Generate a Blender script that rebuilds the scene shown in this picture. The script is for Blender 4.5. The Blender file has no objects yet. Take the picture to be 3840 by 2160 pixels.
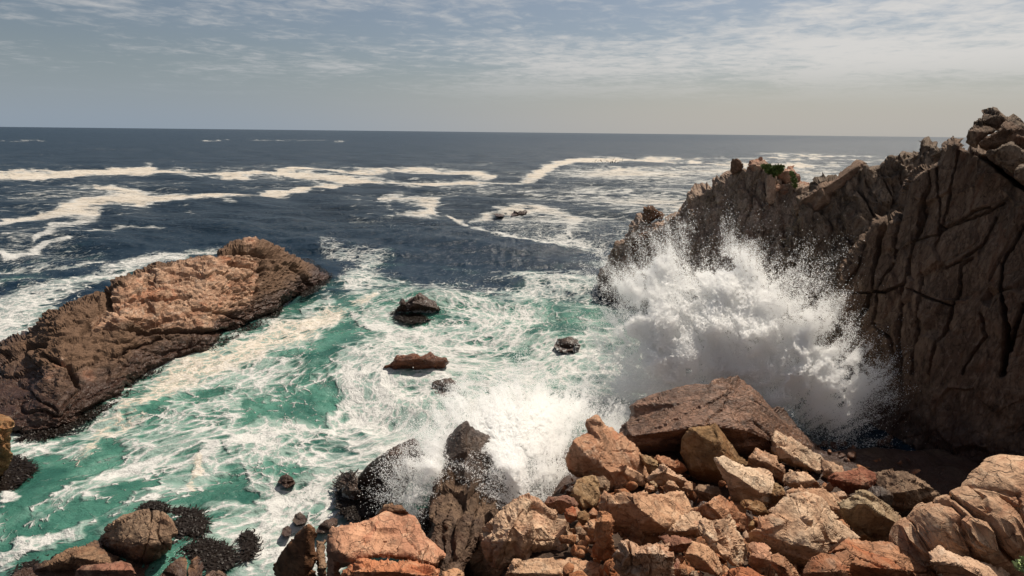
import bpy, math, random, time
import numpy as np
from mathutils import Matrix, Vector
from mathutils.geometry import delaunay_2d_cdt

T0 = time.time()
R = math.radians
scene = bpy.context.scene
col = scene.collection
rng = np.random.default_rng(7)

# ------------------------------------------------------------------ camera
CAM_H = 14.0
F_PX = 2133.0                       # focal length in pixels of a 3840 wide frame
PITCH, ROLL = 15.34, 0.63
cam_d = bpy.data.cameras.new("camera")
cam = bpy.data.objects.new("camera", cam_d)
col.objects.link(cam)
cam_d.sensor_width = 36.0
cam_d.lens = F_PX / 3840 * 36
cam_d.clip_start = 0.1
cam_d.clip_end = 60000
ROT = Matrix.Rotation(R(90 - PITCH), 3, 'X') @ Matrix.Rotation(R(ROLL), 3, 'Z')
cam.matrix_world = Matrix.Translation((0, 0, CAM_H)) @ ROT.to_4x4()
scene.camera = cam
RN = np.array(ROT)

# ------------------------------------------------------------------ light
SUN_AZ, SUN_EL = 40.0, 55.0         # azimuth measured from the view axis towards the right
world = bpy.data.worlds.new("World")
scene.world = world
world.use_nodes = True
sun_d = bpy.data.lights.new("sun", 'SUN')
sun = bpy.data.objects.new("sun", sun_d)
col.objects.link(sun)
sun_d.energy = 5.0
sun_d.angle = R(0.5)
sun_d.color = (1.0, 0.90, 0.76)
sdir = Vector((math.sin(R(SUN_AZ)) * math.cos(R(SUN_EL)), math.cos(R(SUN_AZ)) * math.cos(R(SUN_EL)), math.sin(R(SUN_EL))))
sun.rotation_euler = sdir.to_track_quat('Z', 'Y').to_euler()
sun.location = (30, 30, 60)
scene.view_settings.view_transform = 'Standard'
scene.view_settings.look = 'None'
scene.view_settings.gamma = 1
scene.view_settings.exposure = 0.2
scene.view_settings.use_curve_mapping = False
scene.cycles.max_bounces = 20
scene.cycles.diffuse_bounces = 16
scene.cycles.transmission_bounces = 10


class NT:
    """small helper for node trees"""
    def __init__(s, tree):
        s.t = tree
        s.n = tree.nodes
        s.l = tree.links

    def new(s, typ, **kw):
        nd = s.n.new(typ)
        for k, v in kw.items():
            if k.startswith('i_'):
                key = k[2:]
                key = int(key) if key.isdigit() else key.replace('_', ' ')
                nd.inputs[key].default_value = v
            else:
                setattr(nd, k, v)
        return nd

    def put(s, sock, v):
        if isinstance(v, bpy.types.NodeSocket):
            s.l.new(v, sock)
        elif v is not None:
            sock.default_value = v

    def math(s, op, a, b=None, c=None, clamp=False):
        nd = s.n.new('ShaderNodeMath')
        nd.operation = op
        nd.use_clamp = clamp
        s.put(nd.inputs[0], a)
        s.put(nd.inputs[1], b)
        s.put(nd.inputs[2], c)
        return nd.outputs[0]

    def vmath(s, op, a, b=None):
        nd = s.n.new('ShaderNodeVectorMath')
        nd.operation = op
        s.put(nd.inputs[0], a)
        s.put(nd.inputs[1], b)
        return nd.outputs[0]

    def mix(s, f, a, b):
        nd = s.n.new('ShaderNodeMix')
        nd.data_type = 'RGBA'
        s.put(nd.inputs[0], f)
        s.put(nd.inputs[6], (*a, 1) if isinstance(a, tuple) and len(a) == 3 else a)
        s.put(nd.inputs[7], (*b, 1) if isinstance(b, tuple) and len(b) == 3 else b)
        return nd.outputs[2]

    def fmix(s, f, a, b):
        nd = s.n.new('ShaderNodeMix')
        s.put(nd.inputs[0], f)
        s.put(nd.inputs[2], a)
        s.put(nd.inputs[3], b)
        return nd.outputs[0]

    def noise(s, vec, scale, detail=4, rough=0.55, dist=0.0, ntype='FBM', lac=2.0):
        nd = s.n.new('ShaderNodeTexNoise')
        nd.noise_type = ntype
        s.put(nd.inputs['Vector'], vec)
        nd.inputs['Scale'].default_value = scale
        nd.inputs['Detail'].default_value = detail
        nd.inputs['Roughness'].default_value = rough
        nd.inputs['Distortion'].default_value = dist
        nd.inputs['Lacunarity'].default_value = lac
        return nd

    def vor(s, vec, scale, feat='F1'):
        nd = s.n.new('ShaderNodeTexVoronoi')
        nd.feature = feat
        s.put(nd.inputs['Vector'], vec)
        nd.inputs['Scale'].default_value = scale
        return nd

    def step(s, v, a, b, c=0.0, d=1.0):
        nd = s.n.new('ShaderNodeMapRange')
        nd.interpolation_type = 'SMOOTHSTEP'
        s.put(nd.inputs[0], v)
        s.put(nd.inputs[1], a)
        s.put(nd.inputs[2], b)
        s.put(nd.inputs[3], c)
        s.put(nd.inputs[4], d)
        return nd.outputs[0]

    def lin(s, v, a, b, c=0.0, d=1.0):
        nd = s.n.new('ShaderNodeMapRange')
        s.put(nd.inputs[0], v)
        s.put(nd.inputs[1], a)
        s.put(nd.inputs[2], b)
        s.put(nd.inputs[3], c)
        s.put(nd.inputs[4], d)
        return nd.outputs[0]


# sky: Nishita, greyed by high thin cloud drifting in ripples
def build_sky():
    w = NT(world.node_tree)
    w.n.clear()
    out = w.new('ShaderNodeOutputWorld')
    bg = w.new('ShaderNodeBackground')
    sky = w.new('ShaderNodeTexSky')
    sky.sky_type = 'NISHITA'
    sky.sun_disc = False
    sky.sun_elevation = R(SUN_EL)
    sky.sun_rotation = R(SUN_AZ)
    sky.altitude = 10
    sky.air_density = 1.0
    sky.dust_density = 1.6
    sky.ozone_density = 1.5
    hs = w.new('ShaderNodeHueSaturation')
    hs.inputs['Saturation'].default_value = 0.85
    hs.inputs['Value'].default_value = 1.08
    w.l.new(sky.outputs[0], hs.inputs['Color'])
    tc = w.new('ShaderNodeTexCoord')
    d = tc.outputs['Generated']
    sp = w.new('ShaderNodeSeparateXYZ')
    w.l.new(d, sp.inputs[0])
    x, y, z = sp.outputs
    zz = w.math('ADD', w.math('MAXIMUM', z, 0.0), 0.06)
    u = w.math('DIVIDE', x, zz)
    v = w.math('DIVIDE', y, zz)
    cb = w.new('ShaderNodeCombineXYZ')
    w.l.new(u, cb.inputs[0])
    w.l.new(v, cb.inputs[1])
    # cloud street direction
    mp = w.new('ShaderNodeMapping')
    mp.inputs['Rotation'].default_value = (0, 0, R(-24))
    mp.inputs['Scale'].default_value = (0.95, 1.05, 1)
    w.l.new(cb.outputs[0], mp.inputs[0])
    big = w.noise(mp.outputs[0], 0.42, 3, 0.5, 0.3).outputs[0]
    med = w.noise(mp.outputs[0], 2.2, 5, 0.6, 0.4).outputs[0]
    rip = w.noise(mp.outputs[0], 7.0, 4, 0.6, 0.6).outputs[0]
    cov = w.math('ADD', w.math('MULTIPLY', x, 0.34), w.math('MULTIPLY', big, 1.5))
    cov = w.math('SUBTRACT', cov, 0.28)
    s1 = w.math('ADD', w.math('MULTIPLY', med, 0.80), w.math('MULTIPLY', rip, 0.75))
    s2 = w.math('ADD', cov, s1)
    s2 = w.math('ADD', s2, w.math('MULTIPLY', w.step(w.math('ABSOLUTE', w.math('SUBTRACT', z, 0.17)), 0.10, 0.0), 0.05))
    low = w.step(z, 0.03, 0.11)
    cl = w.math('MULTIPLY', w.step(s2, 1.02, 1.62), low)
    cloudcol = w.mix(w.step(x, -0.5, 0.6), (9.6, 9.6, 9.6), (12.4, 12.0, 11.5))
    c1 = w.mix(w.math('MULTIPLY', cl, 0.85), hs.outputs[0], cloudcol)
    # milky air low over the sea
    hz = w.step(z, 0.13, 0.0)
    hazecol = w.mix(w.step(x, -0.6, 0.4), (5.4, 6.6, 8.0), (8.7, 8.4, 7.9))
    c2 = w.mix(w.math('MULTIPLY', hz, 0.8), c1, hazecol)
    w.l.new(c2, bg.inputs[0])
    bg.inputs[1].default_value = 0.05
    w.l.new(bg.outputs[0], out.inputs[0])


build_sky()

# ------------------------------------------------------------------ numpy noise
_perm = rng.permutation(256)
_perm = np.concatenate([_perm, _perm, _perm])
_g = rng.normal(size=(256, 3))
_g /= np.linalg.norm(_g, axis=1)[:, None]
_rv = rng.random((256, 4))


def _h(ix, iy, iz):
    return _perm[_perm[_perm[ix & 255] + (iy & 255)] + (iz & 255)]


def perlin(P):
    P = np.asarray(P, float)
    i = np.floor(P).astype(np.int64)
    f = P - i
    u = f * f * f * (f * (f * 6 - 15) + 10)
    res = 0
    for dx in (0, 1):
        wx = u[:, 0] if dx else 1 - u[:, 0]
        for dy in (0, 1):
            wy = u[:, 1] if dy else 1 - u[:, 1]
            for dz in (0, 1):
                wz = u[:, 2] if dz else 1 - u[:, 2]
                g = _g[_h(i[:, 0] + dx, i[:, 1] + dy, i[:, 2] + dz)]
                res = res + wx * wy * wz * (g[:, 0] * (f[:, 0] - dx) + g[:, 1] * (f[:, 1] - dy) + g[:, 2] * (f[:, 2] - dz))
    return res * 1.5


def fbm(P, octv=4, gain=0.5, lac=2.03):
    a, s = 1.0, 0
    P = np.asarray(P, float)
    for _ in range(octv):
        s = s + a * perlin(P)
        P = P * lac + 17.3
        a *= gain
    return s


def ridged(P, octv=4, gain=0.5):
    a, s = 1.0, 0
    P = np.asarray(P, float)
    for _ in range(octv):
        s = s + a * (1 - 2 * np.abs(perlin(P)))
        P = P * 2.07 + 9.1
        a *= gain
    return s


def worley(P):
    P = np.asarray(P, float)
    i = np.floor(P).astype(np.int64)
    n = len(P)
    f1 = np.full(n, 9.0)
    f2 = np.full(n, 9.0)
    idx = np.zeros(n, np.int64)
    cen = np.zeros((n, 3))
    for dx in (-1, 0, 1):
        for dy in (-1, 0, 1):
            for dz in (-1, 0, 1):
                c = i + (dx, dy, dz)
                h = _h(c[:, 0], c[:, 1], c[:, 2])
                q = c + 0.1 + 0.8 * _rv[h, :3]
                dd = np.sqrt(((q - P) ** 2).sum(1))
                m = dd < f1
                f2 = np.where(m, f1, np.minimum(f2, dd))
                f1 = np.where(m, dd, f1)
                idx = np.where(m, h, idx)
                cen[m] = q[m]
    return f1, f2, idx, cen


def sstep(x, a, b):
    t = np.clip((np.asarray(x, float) - a) / (b - a), 0, 1)
    return t * t * (3 - 2 * t)


# ------------------------------------------------------------------ pixel <-> world
def rays(px, py):
    v = np.stack([(np.asarray(px, float) - 1920) / F_PX, (1080 - np.asarray(py, float)) / F_PX, -np.ones(np.shape(px))], -1)
    return v @ RN.T


def at(px, py, Y):
    r = rays(px, py)
    t = np.asarray(Y, float) / r[..., 1]
    p = r * t[..., None]
    p[..., 2] += CAM_H
    return p


def sea(px, py, z=0.0):
    r = rays(px, py)
    t = (z - CAM_H) / np.minimum(r[..., 2], -1e-4)
    p = r * t[..., None]
    p[..., 2] += CAM_H
    return p


def to_px(P):
    q = (P - np.array([0, 0, CAM_H])) @ RN
    return 1920 + F_PX * q[:, 0] / -q[:, 2], 1080 - F_PX * q[:, 1] / -q[:, 2]


def Ysea(px, py, z=0.0):
    return float(sea(np.array([px]), np.array([py]), z)[0, 1])


_ty = [1400, 1450, 1560, 1700, 1850, 1900, 2000, 2160, 2300, 2500]
_tY = [30.0, 28.5, 25.0, 21.5, 17.3, 16.0, 13.5, 10.5, 8.6, 6.6]


def Yg(px, py):
    """distance of the rock slope under the viewer at a picture point"""
    a = float(np.interp(py, _ty, _tY))
    b = Ysea(px, max(py, 700), 0.3)
    w = float(sstep(px, 950, 1420))
    return a * w + b * (1 - w)


def crop(ox, oy, s):
    return lambda pts: [(ox + x * s, oy + y * s) for x, y in pts]


K0 = crop(2100, 1350, .559)
K1 = crop(2100, 1500, .4554)
K2 = crop(2880, 1620, .3727)
K3 = crop(1000, 1560, .4658)
K4 = crop(0, 1500, .4556)
K5 = crop(1200, 1200, .6626)
K7 = crop(2840, 1350, .559)
KS = crop(2200, 560, .3727)       # spur
KC = crop(3000, 380, .3588)       # top of the near wall
KI = crop(0, 860, .552)           # island
KM = crop(1380, 1020, .2968)
KF = crop(1840, 760, .0776)
KW = crop(2100, 400, .6902)


# ------------------------------------------------------------------ object helpers
def tag(o, label=None, cat=None, group=None, kind=None):
    if label: o['label'] = label
    if cat: o['category'] = cat
    if group: o['group'] = group
    if kind: o['kind'] = kind
    return o


def link(name, me, mat=None, parent=None):
    o = bpy.data.objects.new(name, me)
    col.objects.link(o)
    if mat: me.materials.append(mat)
    if parent: o.parent = parent
    return o


def mesh(name, V, Fc, smooth=True):
    """V (n,3), Fc list/array of triangles or quads of equal size"""
    me = bpy.data.meshes.new(name)
    Fc = np.asarray(Fc, np.int32)
    k = Fc.shape[1]
    me.vertices.add(len(V))
    me.vertices.foreach_set('co', np.asarray(V, np.float32).ravel())
    me.loops.add(Fc.size)
    me.loops.foreach_set('vertex_index', Fc.ravel())
    me.polygons.add(len(Fc))
    me.polygons.foreach_set('loop_start', np.arange(0, Fc.size, k, dtype=np.int32))
    me.polygons.foreach_set('loop_total', np.full(len(Fc), k, np.int32))
    me.update(calc_edges=True)
    if smooth:
        me.polygons.foreach_set('use_smooth', np.ones(len(Fc), bool))
    return me


def vattr(me, name, arr, typ='FLOAT'):
    a = me.attributes.new(name, typ, 'POINT')
    arr = np.asarray(arr, np.float32)
    a.data.foreach_set('value' if typ == 'FLOAT' else ('vector' if typ == 'FLOAT_VECTOR' else 'color'), arr.ravel())


def inside(poly, x, y):
    n = len(poly)
    r = np.zeros(len(x), bool)
    j = n - 1
    for i in range(n):
        xi, yi = poly[i]
        xj, yj = poly[j]
        if yi != yj:
            c = ((yi > y) != (yj > y)) & (x < (xj - xi) * (y - yi) / (yj - yi) + xi)
            r ^= c
        j = i
    return r


def edist(poly, x, y, closed=True):
    d = np.full(len(x), 1e9)
    n = len(poly)
    for i in range(n if closed else n - 1):
        ax, ay = poly[i]
        bx, by = poly[(i + 1) % n]
        vx, vy = bx - ax, by - ay
        L = vx * vx + vy * vy + 1e-9
        t = np.clip(((x - ax) * vx + (y - ay) * vy) / L, 0, 1)
        d = np.minimum(d, np.hypot(x - ax - t * vx, y - ay - t * vy))
    return d


def triangulate(poly, sp, seed):
    g = np.random.default_rng(seed)
    B = []
    n = len(poly)
    # outline, with small irregular steps so that no edge is straight
    for i in range(n):
        a = np.array(poly[i], float)
        b = np.array(poly[(i + 1) % n], float)
        L = np.linalg.norm(b - a)
        k = max(1, int(L / sp))
        nrm = np.array([-(b - a)[1], (b - a)[0]]) / (L + 1e-9)
        amp = min(0.035 * L, sp * 1.0)
        for j in range(k):
            t = j / k
            B.append(a + (b - a) * t + (nrm * g.normal(0, amp * 0.6) if j else 0))
    B = np.array(B)
    x0, y0 = B.min(0)
    x1, y1 = B.max(0)
    gx, gy = np.meshgrid(np.arange(x0, x1, sp), np.arange(y0, y1, sp * 0.87))
    gx = gx + (np.arange(gx.shape[0]) % 2)[:, None] * sp * 0.5
    gx = gx.ravel() + g.uniform(-.22, .22, gx.size) * sp
    gy = gy.ravel() + g.uniform(-.22, .22, gy.size) * sp
    m = inside(B, gx, gy)
    gx, gy = gx[m], gy[m]
    d = edist(B, gx, gy)
    m = d > sp * 0.55
    gx, gy, d = gx[m], gy[m], d[m]
    nb = len(B)
    pts = [Vector(p) for p in B] + [Vector((x, y)) for x, y in zip(gx, gy)]
    edges = [(i, (i + 1) % nb) for i in range(nb)]
    vo, eo, fo, *_ = delaunay_2d_cdt(pts, edges, [], 1, 1e-4)
    V = np.array([(v[0], v[1]) for v in vo])
    Fc = np.array([f for f in fo if len(f) == 3], np.int64)
    dist = edist(B, V[:, 0], V[:, 1])
    return V, Fc, dist


def vnormals(P, Fc):
    fn = np.cross(P[Fc[:, 1]] - P[Fc[:, 0]], P[Fc[:, 2]] - P[Fc[:, 0]])
    N = np.zeros_like(P)
    for k in range(3):
        for a in range(3):
            N[:, a] += np.bincount(Fc[:, k], fn[:, a], len(P))
    N /= np.linalg.norm(N, axis=1)[:, None] + 1e-12
    return N


def hinge(h, x, y, sc):
    """depth added by folding the face along a crease; h = (points, k_up, k_down)"""
    pts, ka, kb = h
    if len(pts) == 2:
        (ax, ay), (bx, by) = pts
        dx, dy = bx - ax, by - ay
        L = math.hypot(dx, dy)
        s = -(dx * (y - ay) - dy * (x - ax)) / L
    else:
        p = sorted(pts)
        xs = [q[0] for q in p]
        ys = [q[1] for q in p]
        s = np.interp(x, xs, ys) - y
    return sc * (ka * np.maximum(s, 0) + kb * np.maximum(-s, 0))


def rock_disp(P, size, seed, rough=1.0, grain=(1, 1, 1), bed=0.0):
    """broken-rock relief, metres"""
    o = np.array([seed * 3.17 % 97, seed * 7.31 % 89, seed * 1.93 % 83])
    Q = P * np.array(grain)
    wq = Q / (size * 0.50) + o
    wq = wq + 0.10 * np.stack([perlin(wq * 1.7 + 5), perlin(wq * 1.7 + 15), perlin(wq * 1.7 + 25)], 1)
    f1, f2, idx, cen = worley(wq)
    rv = _rv[idx]
    tilt = ((wq - cen) * (rv[:, :3] - 0.5)).sum(1)
    win = sstep(f2 - f1, 0, .09)
    d = size * (0.20 * tilt + 0.020 * (rv[:, 3] - 0.5)) * win
    sc_ = min(size, 1.6)
    d -= sc_ * 0.022 * np.exp(-((f2 - f1) / 0.035) ** 2) * (rv[:, 0] > .4)
    wq = Q / (sc_ * 0.17) + o
    wq = wq + 0.15 * np.stack([perlin(wq * 1.3 + 5), perlin(wq * 1.3 + 15), perlin(wq * 1.3 + 25)], 1)
    f1, f2, idx, cen = worley(wq)
    rv = _rv[idx]
    tilt = ((wq - cen) * (rv[:, :3] - 0.5)).sum(1)
    d += sc_ * (0.036 * tilt + 0.006 * (rv[:, 3] - 0.5)) * sstep(f2 - f1, 0, .16)
    d += sc_ * 0.010 * fbm(Q / (sc_ * 0.25) + o, 3)
    d += sc_ * 0.009 * fbm(Q / (sc_ * 0.05) + o, 2)
    return d * rough


def facets(x, y, cx, cy, hw, hh, seed, k=0.55, n=7):
    """depth of a chipped convex face: planes touching a dome, in half-size units"""
    g = np.random.default_rng(seed + 900)
    u = (x - cx) / hw
    v = (y - cy) / hh
    best = np.full(len(x), -9.0)
    for i in range(n):
        r_ = math.sqrt(g.random()) * 0.95 if i else 0.0
        a_ = i * 2.4 + g.uniform(-.5, .5)
        pu, pv = r_ * math.cos(a_), r_ * math.sin(a_)
        q = k * (pu * pu + pv * pv)
        best = np.maximum(best, q + 2 * k * (pu * (u - pu) + pv * (v - pv)))
    return best


NR = [0]


def relief(name, poly, Y0, mat, hinges=(), sp=6.0, thick=None, rough=1.0, Yfun=None, dispfun=None,
           edge=0.22, facet=0.0, label=None, cat='rock', group=None, parent=None, kind=None, grain=(1, 1, 1), seed=None, smooth=True, tonefun=None, zmin=None, cuts=()):
    """a rock whose face follows its outline in the photo, at its own distance, size and thickness"""
    NR[0] += 1
    seed = NR[0] if seed is None else seed
    V, Fc, dist = triangulate(poly, sp, seed + 100)
    x, y = V[:, 0], V[:, 1]
    w = x.max() - x.min()
    h = y.max() - y.min()
    if Yfun is not None:
        Y = Yfun(x, y)
        Y0 = float(np.median(Y))
    else:
        Y = np.full(len(x), float(Y0))
    sc = Y0 / F_PX
    size = math.sqrt(w * h) * sc
    if thick is None: thick = 0.8 * size
    base = 0
    for hg in hinges:
        base = base + hinge(hg, x, y, sc)
    if len(hinges):
        base = base - np.median(base) * 0.5
    Y = Y + base
    if facet:
        cxm, cym = .5 * (x.max() + x.min()), .5 * (y.max() + y.min())
        Y = Y + facets(x, y, cxm, cym, w / 2, h / 2, seed, facet) * size * .5
    tr = min(w, h) * edge
    t = np.clip(dist / tr, 0, 1)
    Y = Y + size * (0.08 if facet else .14) * (1 - np.sqrt(1 - (1 - t) ** 2))
    if zmin is not None:
        Y = np.minimum(Y, sea(x, y, zmin)[:, 1])
    P = at(x, y, Y)
    N = vnormals(P, Fc)
    toc = np.array([0, 0, CAM_H]) - P
    sgn = np.sign((N * toc).sum(1).sum())
    tonev = tonefun(x, y) if tonefun else None
    if sgn < 0:
        N = -N
        Fc = Fc[:, ::-1]
    D = dispfun(P, V) if dispfun else rock_disp(P, size, seed, rough, grain)
    for pts, w_, dep in cuts:       # joints and cracks, cut as real grooves
        wv = 7.0 * perlin(np.stack([x / 34, y / 34, x * 0 + dep], 1)) + 3 * perlin(np.stack([x / 11, y / 11, x * 0 + dep], 1))
        dd = edist(pts, x + wv, y + wv, closed=False)
        fade = .35 + .65 * sstep(perlin(np.stack([x / 45, y / 45, x * 0 + 3 + dep * 9], 1)), -.35, .2)
        D = D - .62 * dep * fade * np.exp(-(dd / (w_ * .62)) ** 2)
    P = P + N * D[:, None]
    # back side
    bnd = dist < sp * 0.2
    mp = np.arange(len(P))
    inn = np.where(~bnd)[0]
    mp2 = mp.copy()
    mp2[inn] = len(P) + np.arange(len(inn))
    tb = np.clip(dist[inn] / (min(w, h) * 0.45), 0, 1)
    r = rays(x[inn], y[inn])
    r[:, 2] -= 0.25 * np.abs(r[:, 1])
    r /= np.linalg.norm(r, axis=1)[:, None]
    B = P[inn] + r * (thick * np.sqrt(1 - (1 - tb) ** 2) + 0.02)[:, None]
    allV = np.vstack([P, B])
    allF = np.vstack([Fc, mp2[Fc][:, ::-1]])
    c = allV.mean(0)
    if parent is not None:
        c = np.array(parent.location)
        me = mesh(name, allV - c, allF, smooth)
        o = link(name, me, mat, parent)
    else:
        me = mesh(name, allV - c, allF, smooth)
        o = link(name, me, mat)
        o.location = c
    if smooth: me.set_sharp_from_angle(angle=R(20))
    if tonev is not None: vattr(me, 'tone', np.concatenate([tonev, tonev[inn]]))
    tag(o, label, cat if parent is None else None, group, kind)
    return o


# ------------------------------------------------------------------ materials
def rock_mat(name, ca, cb, cc, rough=0.85, wet=1.6, grain=7.0, stretch=(1, 1, 1), rot=(0, 0, 0), gloss=False, bump=0.75, crack=0.7, wetdark=0.2, spotty=0.5, tone=False, foamy=False):
    m = bpy.data.materials.new(name)
    m.use_nodes = True
    t = NT(m.node_tree)
    t.n.clear()
    out = t.new('ShaderNodeOutputMaterial')
    bs = t.new('ShaderNodeBsdfPrincipled')
    t.l.new(bs.outputs[0], out.inputs[0])
    geo = t.new('ShaderNodeNewGeometry')
    pos = geo.outputs['Position']
    oi = t.new('ShaderNodeObjectInfo')
    mp = t.new('ShaderNodeMapping')
    mp.inputs['Scale'].default_value = stretch
    mp.inputs['Rotation'].default_value = rot
    t.l.new(pos, mp.inputs[0])
    p = mp.outputs[0]
    n1 = t.noise(p, 0.55, 5, 0.6, 0.6).outputs[0]
    n2 = t.noise(p, 2.3, 6, 0.65, 0.9).outputs[0]
    n3 = t.noise(p, grain, 5, 0.7, 0.2).outputs[0]
    n4 = t.noise(p, grain * 5, 3, 0.7).outputs[0]
    c = t.mix(t.step(n1, 0.38, 0.64), ca, cb)
    c = t.mix(t.math('MULTIPLY', t.step(n2, 0.50, 0.66), 0.75), c, cc)
    # mineral mottling and small dark flecks
    c = t.mix(t.math('MULTIPLY', t.step(n3, 0.52, 0.30), spotty), c, tuple(v * 0.42 for v in cb))
    c = t.mix(t.math('MULTIPLY', t.step(n4, 0.56, 0.74), 0.35), c, tuple(min(1, v * 1.35) for v in ca))
    ob = t.vmath('ADD', p, t.vmath('MULTIPLY', oi.outputs['Location'], (0.0, 0.0, 0.0)))
    n5 = t.noise(ob, 0.85, 5, 0.6, 1.0).outputs[0]
    n6 = t.noise(p, 1.35, 6, 0.65, 0.6, ntype='FBM').outputs[0]
    c = t.mix(t.math('MULTIPLY', t.step(n5, 0.54, 0.66), 0.55), c, tuple(v * k for v, k in zip(cb, (1.05, 0.75, 0.6))))
    c = t.mix(t.math('MULTIPLY', t.step(n6, 0.50, 0.36), 0.55), c, (cb[0] * .42, cb[1] * .46, cb[2] * .5))
    hv = t.new('ShaderNodeHueSaturation')
    t.put(hv.inputs['Hue'], t.lin(oi.outputs['Random'], 0, 1, 0.492, 0.508))
    t.put(hv.inputs['Saturation'], t.lin(oi.outputs['Random'], 0, 1, 1.1, 0.8))
    t.put(hv.inputs['Value'], t.lin(oi.outputs['Random'], 0, 1, 0.82, 1.15))
    t.l.new(c, hv.inputs['Color'])
    c = hv.outputs[0]
    # fine cracks (thin dark mineral seams)
    pw = t.vmath('ADD', p, t.vmath('SCALE', t.noise(p, 1.4, 4, 0.6).outputs[1], None))
    for nd in t.n:
        if nd.bl_idname == 'ShaderNodeVectorMath' and nd.operation == 'SCALE':
            nd.inputs['Scale'].default_value = 0.9
    ve = t.vor(pw, 0.7, 'DISTANCE_TO_EDGE').outputs['Distance']
    k1 = t.math('MULTIPLY', t.step(ve, 0.022, 0.0), t.step(n2, 0.42, 0.6))
    mps = t.new('ShaderNodeMapping')
    mps.inputs['Scale'].default_value = (1.0, 0.8, 1.9)
    mps.inputs['Rotation'].default_value = (0.5, 0.3, 0.4)
    t.l.new(p, mps.inputs[0])
    ns1 = t.noise(mps.outputs[0], 0.9, 4, 0.5, 0.4).outputs[0]
    ns2 = t.noise(mps.outputs[0], 2.6, 4, 0.55, 0.3).outputs[0]
    k2 = t.math('MAXIMUM', t.step(t.math('ABSOLUTE', t.math('SUBTRACT', ns1, 0.5)), 0.010, 0.0), t.math('MULTIPLY', t.step(t.math('ABSOLUTE', t.math('SUBTRACT', ns2, 0.52)), 0.012, 0.0), 0.7))
    seam = t.math('MAXIMUM', k1, k2)
    c = t.mix(t.math('MULTIPLY', seam, crack * 0.55), c, (0.03, 0.018, 0.012))
    if tone:      # zones of pale, dry crest and of brown stained rock
        ta = t.new('ShaderNodeAttribute', attribute_name='tone')
        tf = t.step(t.math('ADD', ta.outputs['Fac'], t.math('MULTIPLY', t.math('SUBTRACT', n2, 0.5), 0.9)), 0.3, 0.7)
        c = t.mix(tf, t.mix(n3, (0.075, 0.044, 0.028), (0.175, 0.105, 0.066)), c)
    # wet, dark, weed-stained rock above the waterline
    sp = t.new('ShaderNodeSeparateXYZ')
    t.l.new(pos, sp.inputs[0])
    zz = t.math('ADD', sp.outputs[2], t.math('MULTIPLY', t.math('SUBTRACT', n1, 0.5), -2.4))
    zz = t.math('ADD', zz, t.math('MULTIPLY', t.math('SUBTRACT', n2, 0.5), -1.2))
    wetf = t.step(zz, wet, wet * 0.35)
    wc = t.mix(n3, (0.016, 0.010, 0.008), (0.075, 0.036, 0.026))
    c = t.mix(t.math('MULTIPLY', wetf, 0.9), c, wc)
    if foamy:      # white water streaming over the rock
        nf = t.noise(pos, 1.6, 8, 0.7, 1.2).outputs[0]
        ff = t.math('ADD', nf, t.math('MULTIPLY', sp.outputs[2], -0.10))
        foamf = t.step(ff, 0.47, 0.57)
        c = t.mix(foamf, c, (0.42, 0.43, 0.42))
    if gloss:
        c = t.mix(0.15, c, wc)
    t.put(bs.inputs['Base Color'], c)
    rr = t.fmix(wetf, rough, 0.3)
    if gloss:
        rr = t.lin(n3, 0.35, 0.65, 0.20, 0.62)
    t.put(bs.inputs['Roughness'], rr)
    bs.inputs['IOR'].default_value = 1.45
    t.put(bs.inputs['Specular IOR Level'], 0.42 if gloss else t.fmix(wetf, 0.22, 0.35))
    hgt = t.math('ADD', t.math('MULTIPLY', n2, 0.5), t.math('MULTIPLY', n3, 0.28))
    hgt = t.math('ADD', hgt, t.math('MULTIPLY', n4, 0.08))
    hgt = t.math('SUBTRACT', hgt, t.math('MULTIPLY', seam, 0.35 * crack))
    b = t.new('ShaderNodeBump')
    b.inputs['Strength'].default_value = bump
    b.inputs['Distance'].default_value = 0.22
    t.l.new(hgt, b.inputs['Height'])
    t.l.new(b.outputs[0], bs.inputs['Normal'])
    return m


M_TAN = rock_mat('tan_rock', (0.50, 0.29, 0.165), (0.34, 0.165, 0.085), (0.53, 0.35, 0.22), wet=0.8)
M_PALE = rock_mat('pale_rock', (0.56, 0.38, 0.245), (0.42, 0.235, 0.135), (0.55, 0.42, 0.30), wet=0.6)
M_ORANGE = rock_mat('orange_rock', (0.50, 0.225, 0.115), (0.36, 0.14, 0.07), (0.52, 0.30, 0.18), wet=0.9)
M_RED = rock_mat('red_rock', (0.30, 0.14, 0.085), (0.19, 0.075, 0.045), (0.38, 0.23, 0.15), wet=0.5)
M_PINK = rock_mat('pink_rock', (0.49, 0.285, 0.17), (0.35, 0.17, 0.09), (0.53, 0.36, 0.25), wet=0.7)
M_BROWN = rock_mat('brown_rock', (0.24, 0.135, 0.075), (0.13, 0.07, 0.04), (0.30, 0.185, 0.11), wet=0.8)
M_OLIVE = rock_mat('olive_rock', (0.33, 0.22, 0.115), (0.22, 0.125, 0.06), (0.40, 0.28, 0.17), wet=0.5)
M_WET = rock_mat('wet_rock', (0.25, 0.098, 0.046), (0.10, 0.040, 0.020), (0.32, 0.145, 0.075), wet=0.4, gloss=True, stretch=(.6, 1.2, 1.6), rot=(0, .5, .3), bump=1.0)
M_DARKWET = rock_mat('dark_wet_rock', (0.075, 0.045, 0.030), (0.04, 0.024, 0.018), (0.12, 0.07, 0.045), wet=0.6, gloss=True, bump=.8)
M_AWASH = rock_mat('awash_rock', (0.075, 0.045, 0.030), (0.04, 0.024, 0.018), (0.12, 0.07, 0.045), wet=0.6, gloss=True, bump=.8, foamy=True)
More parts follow.
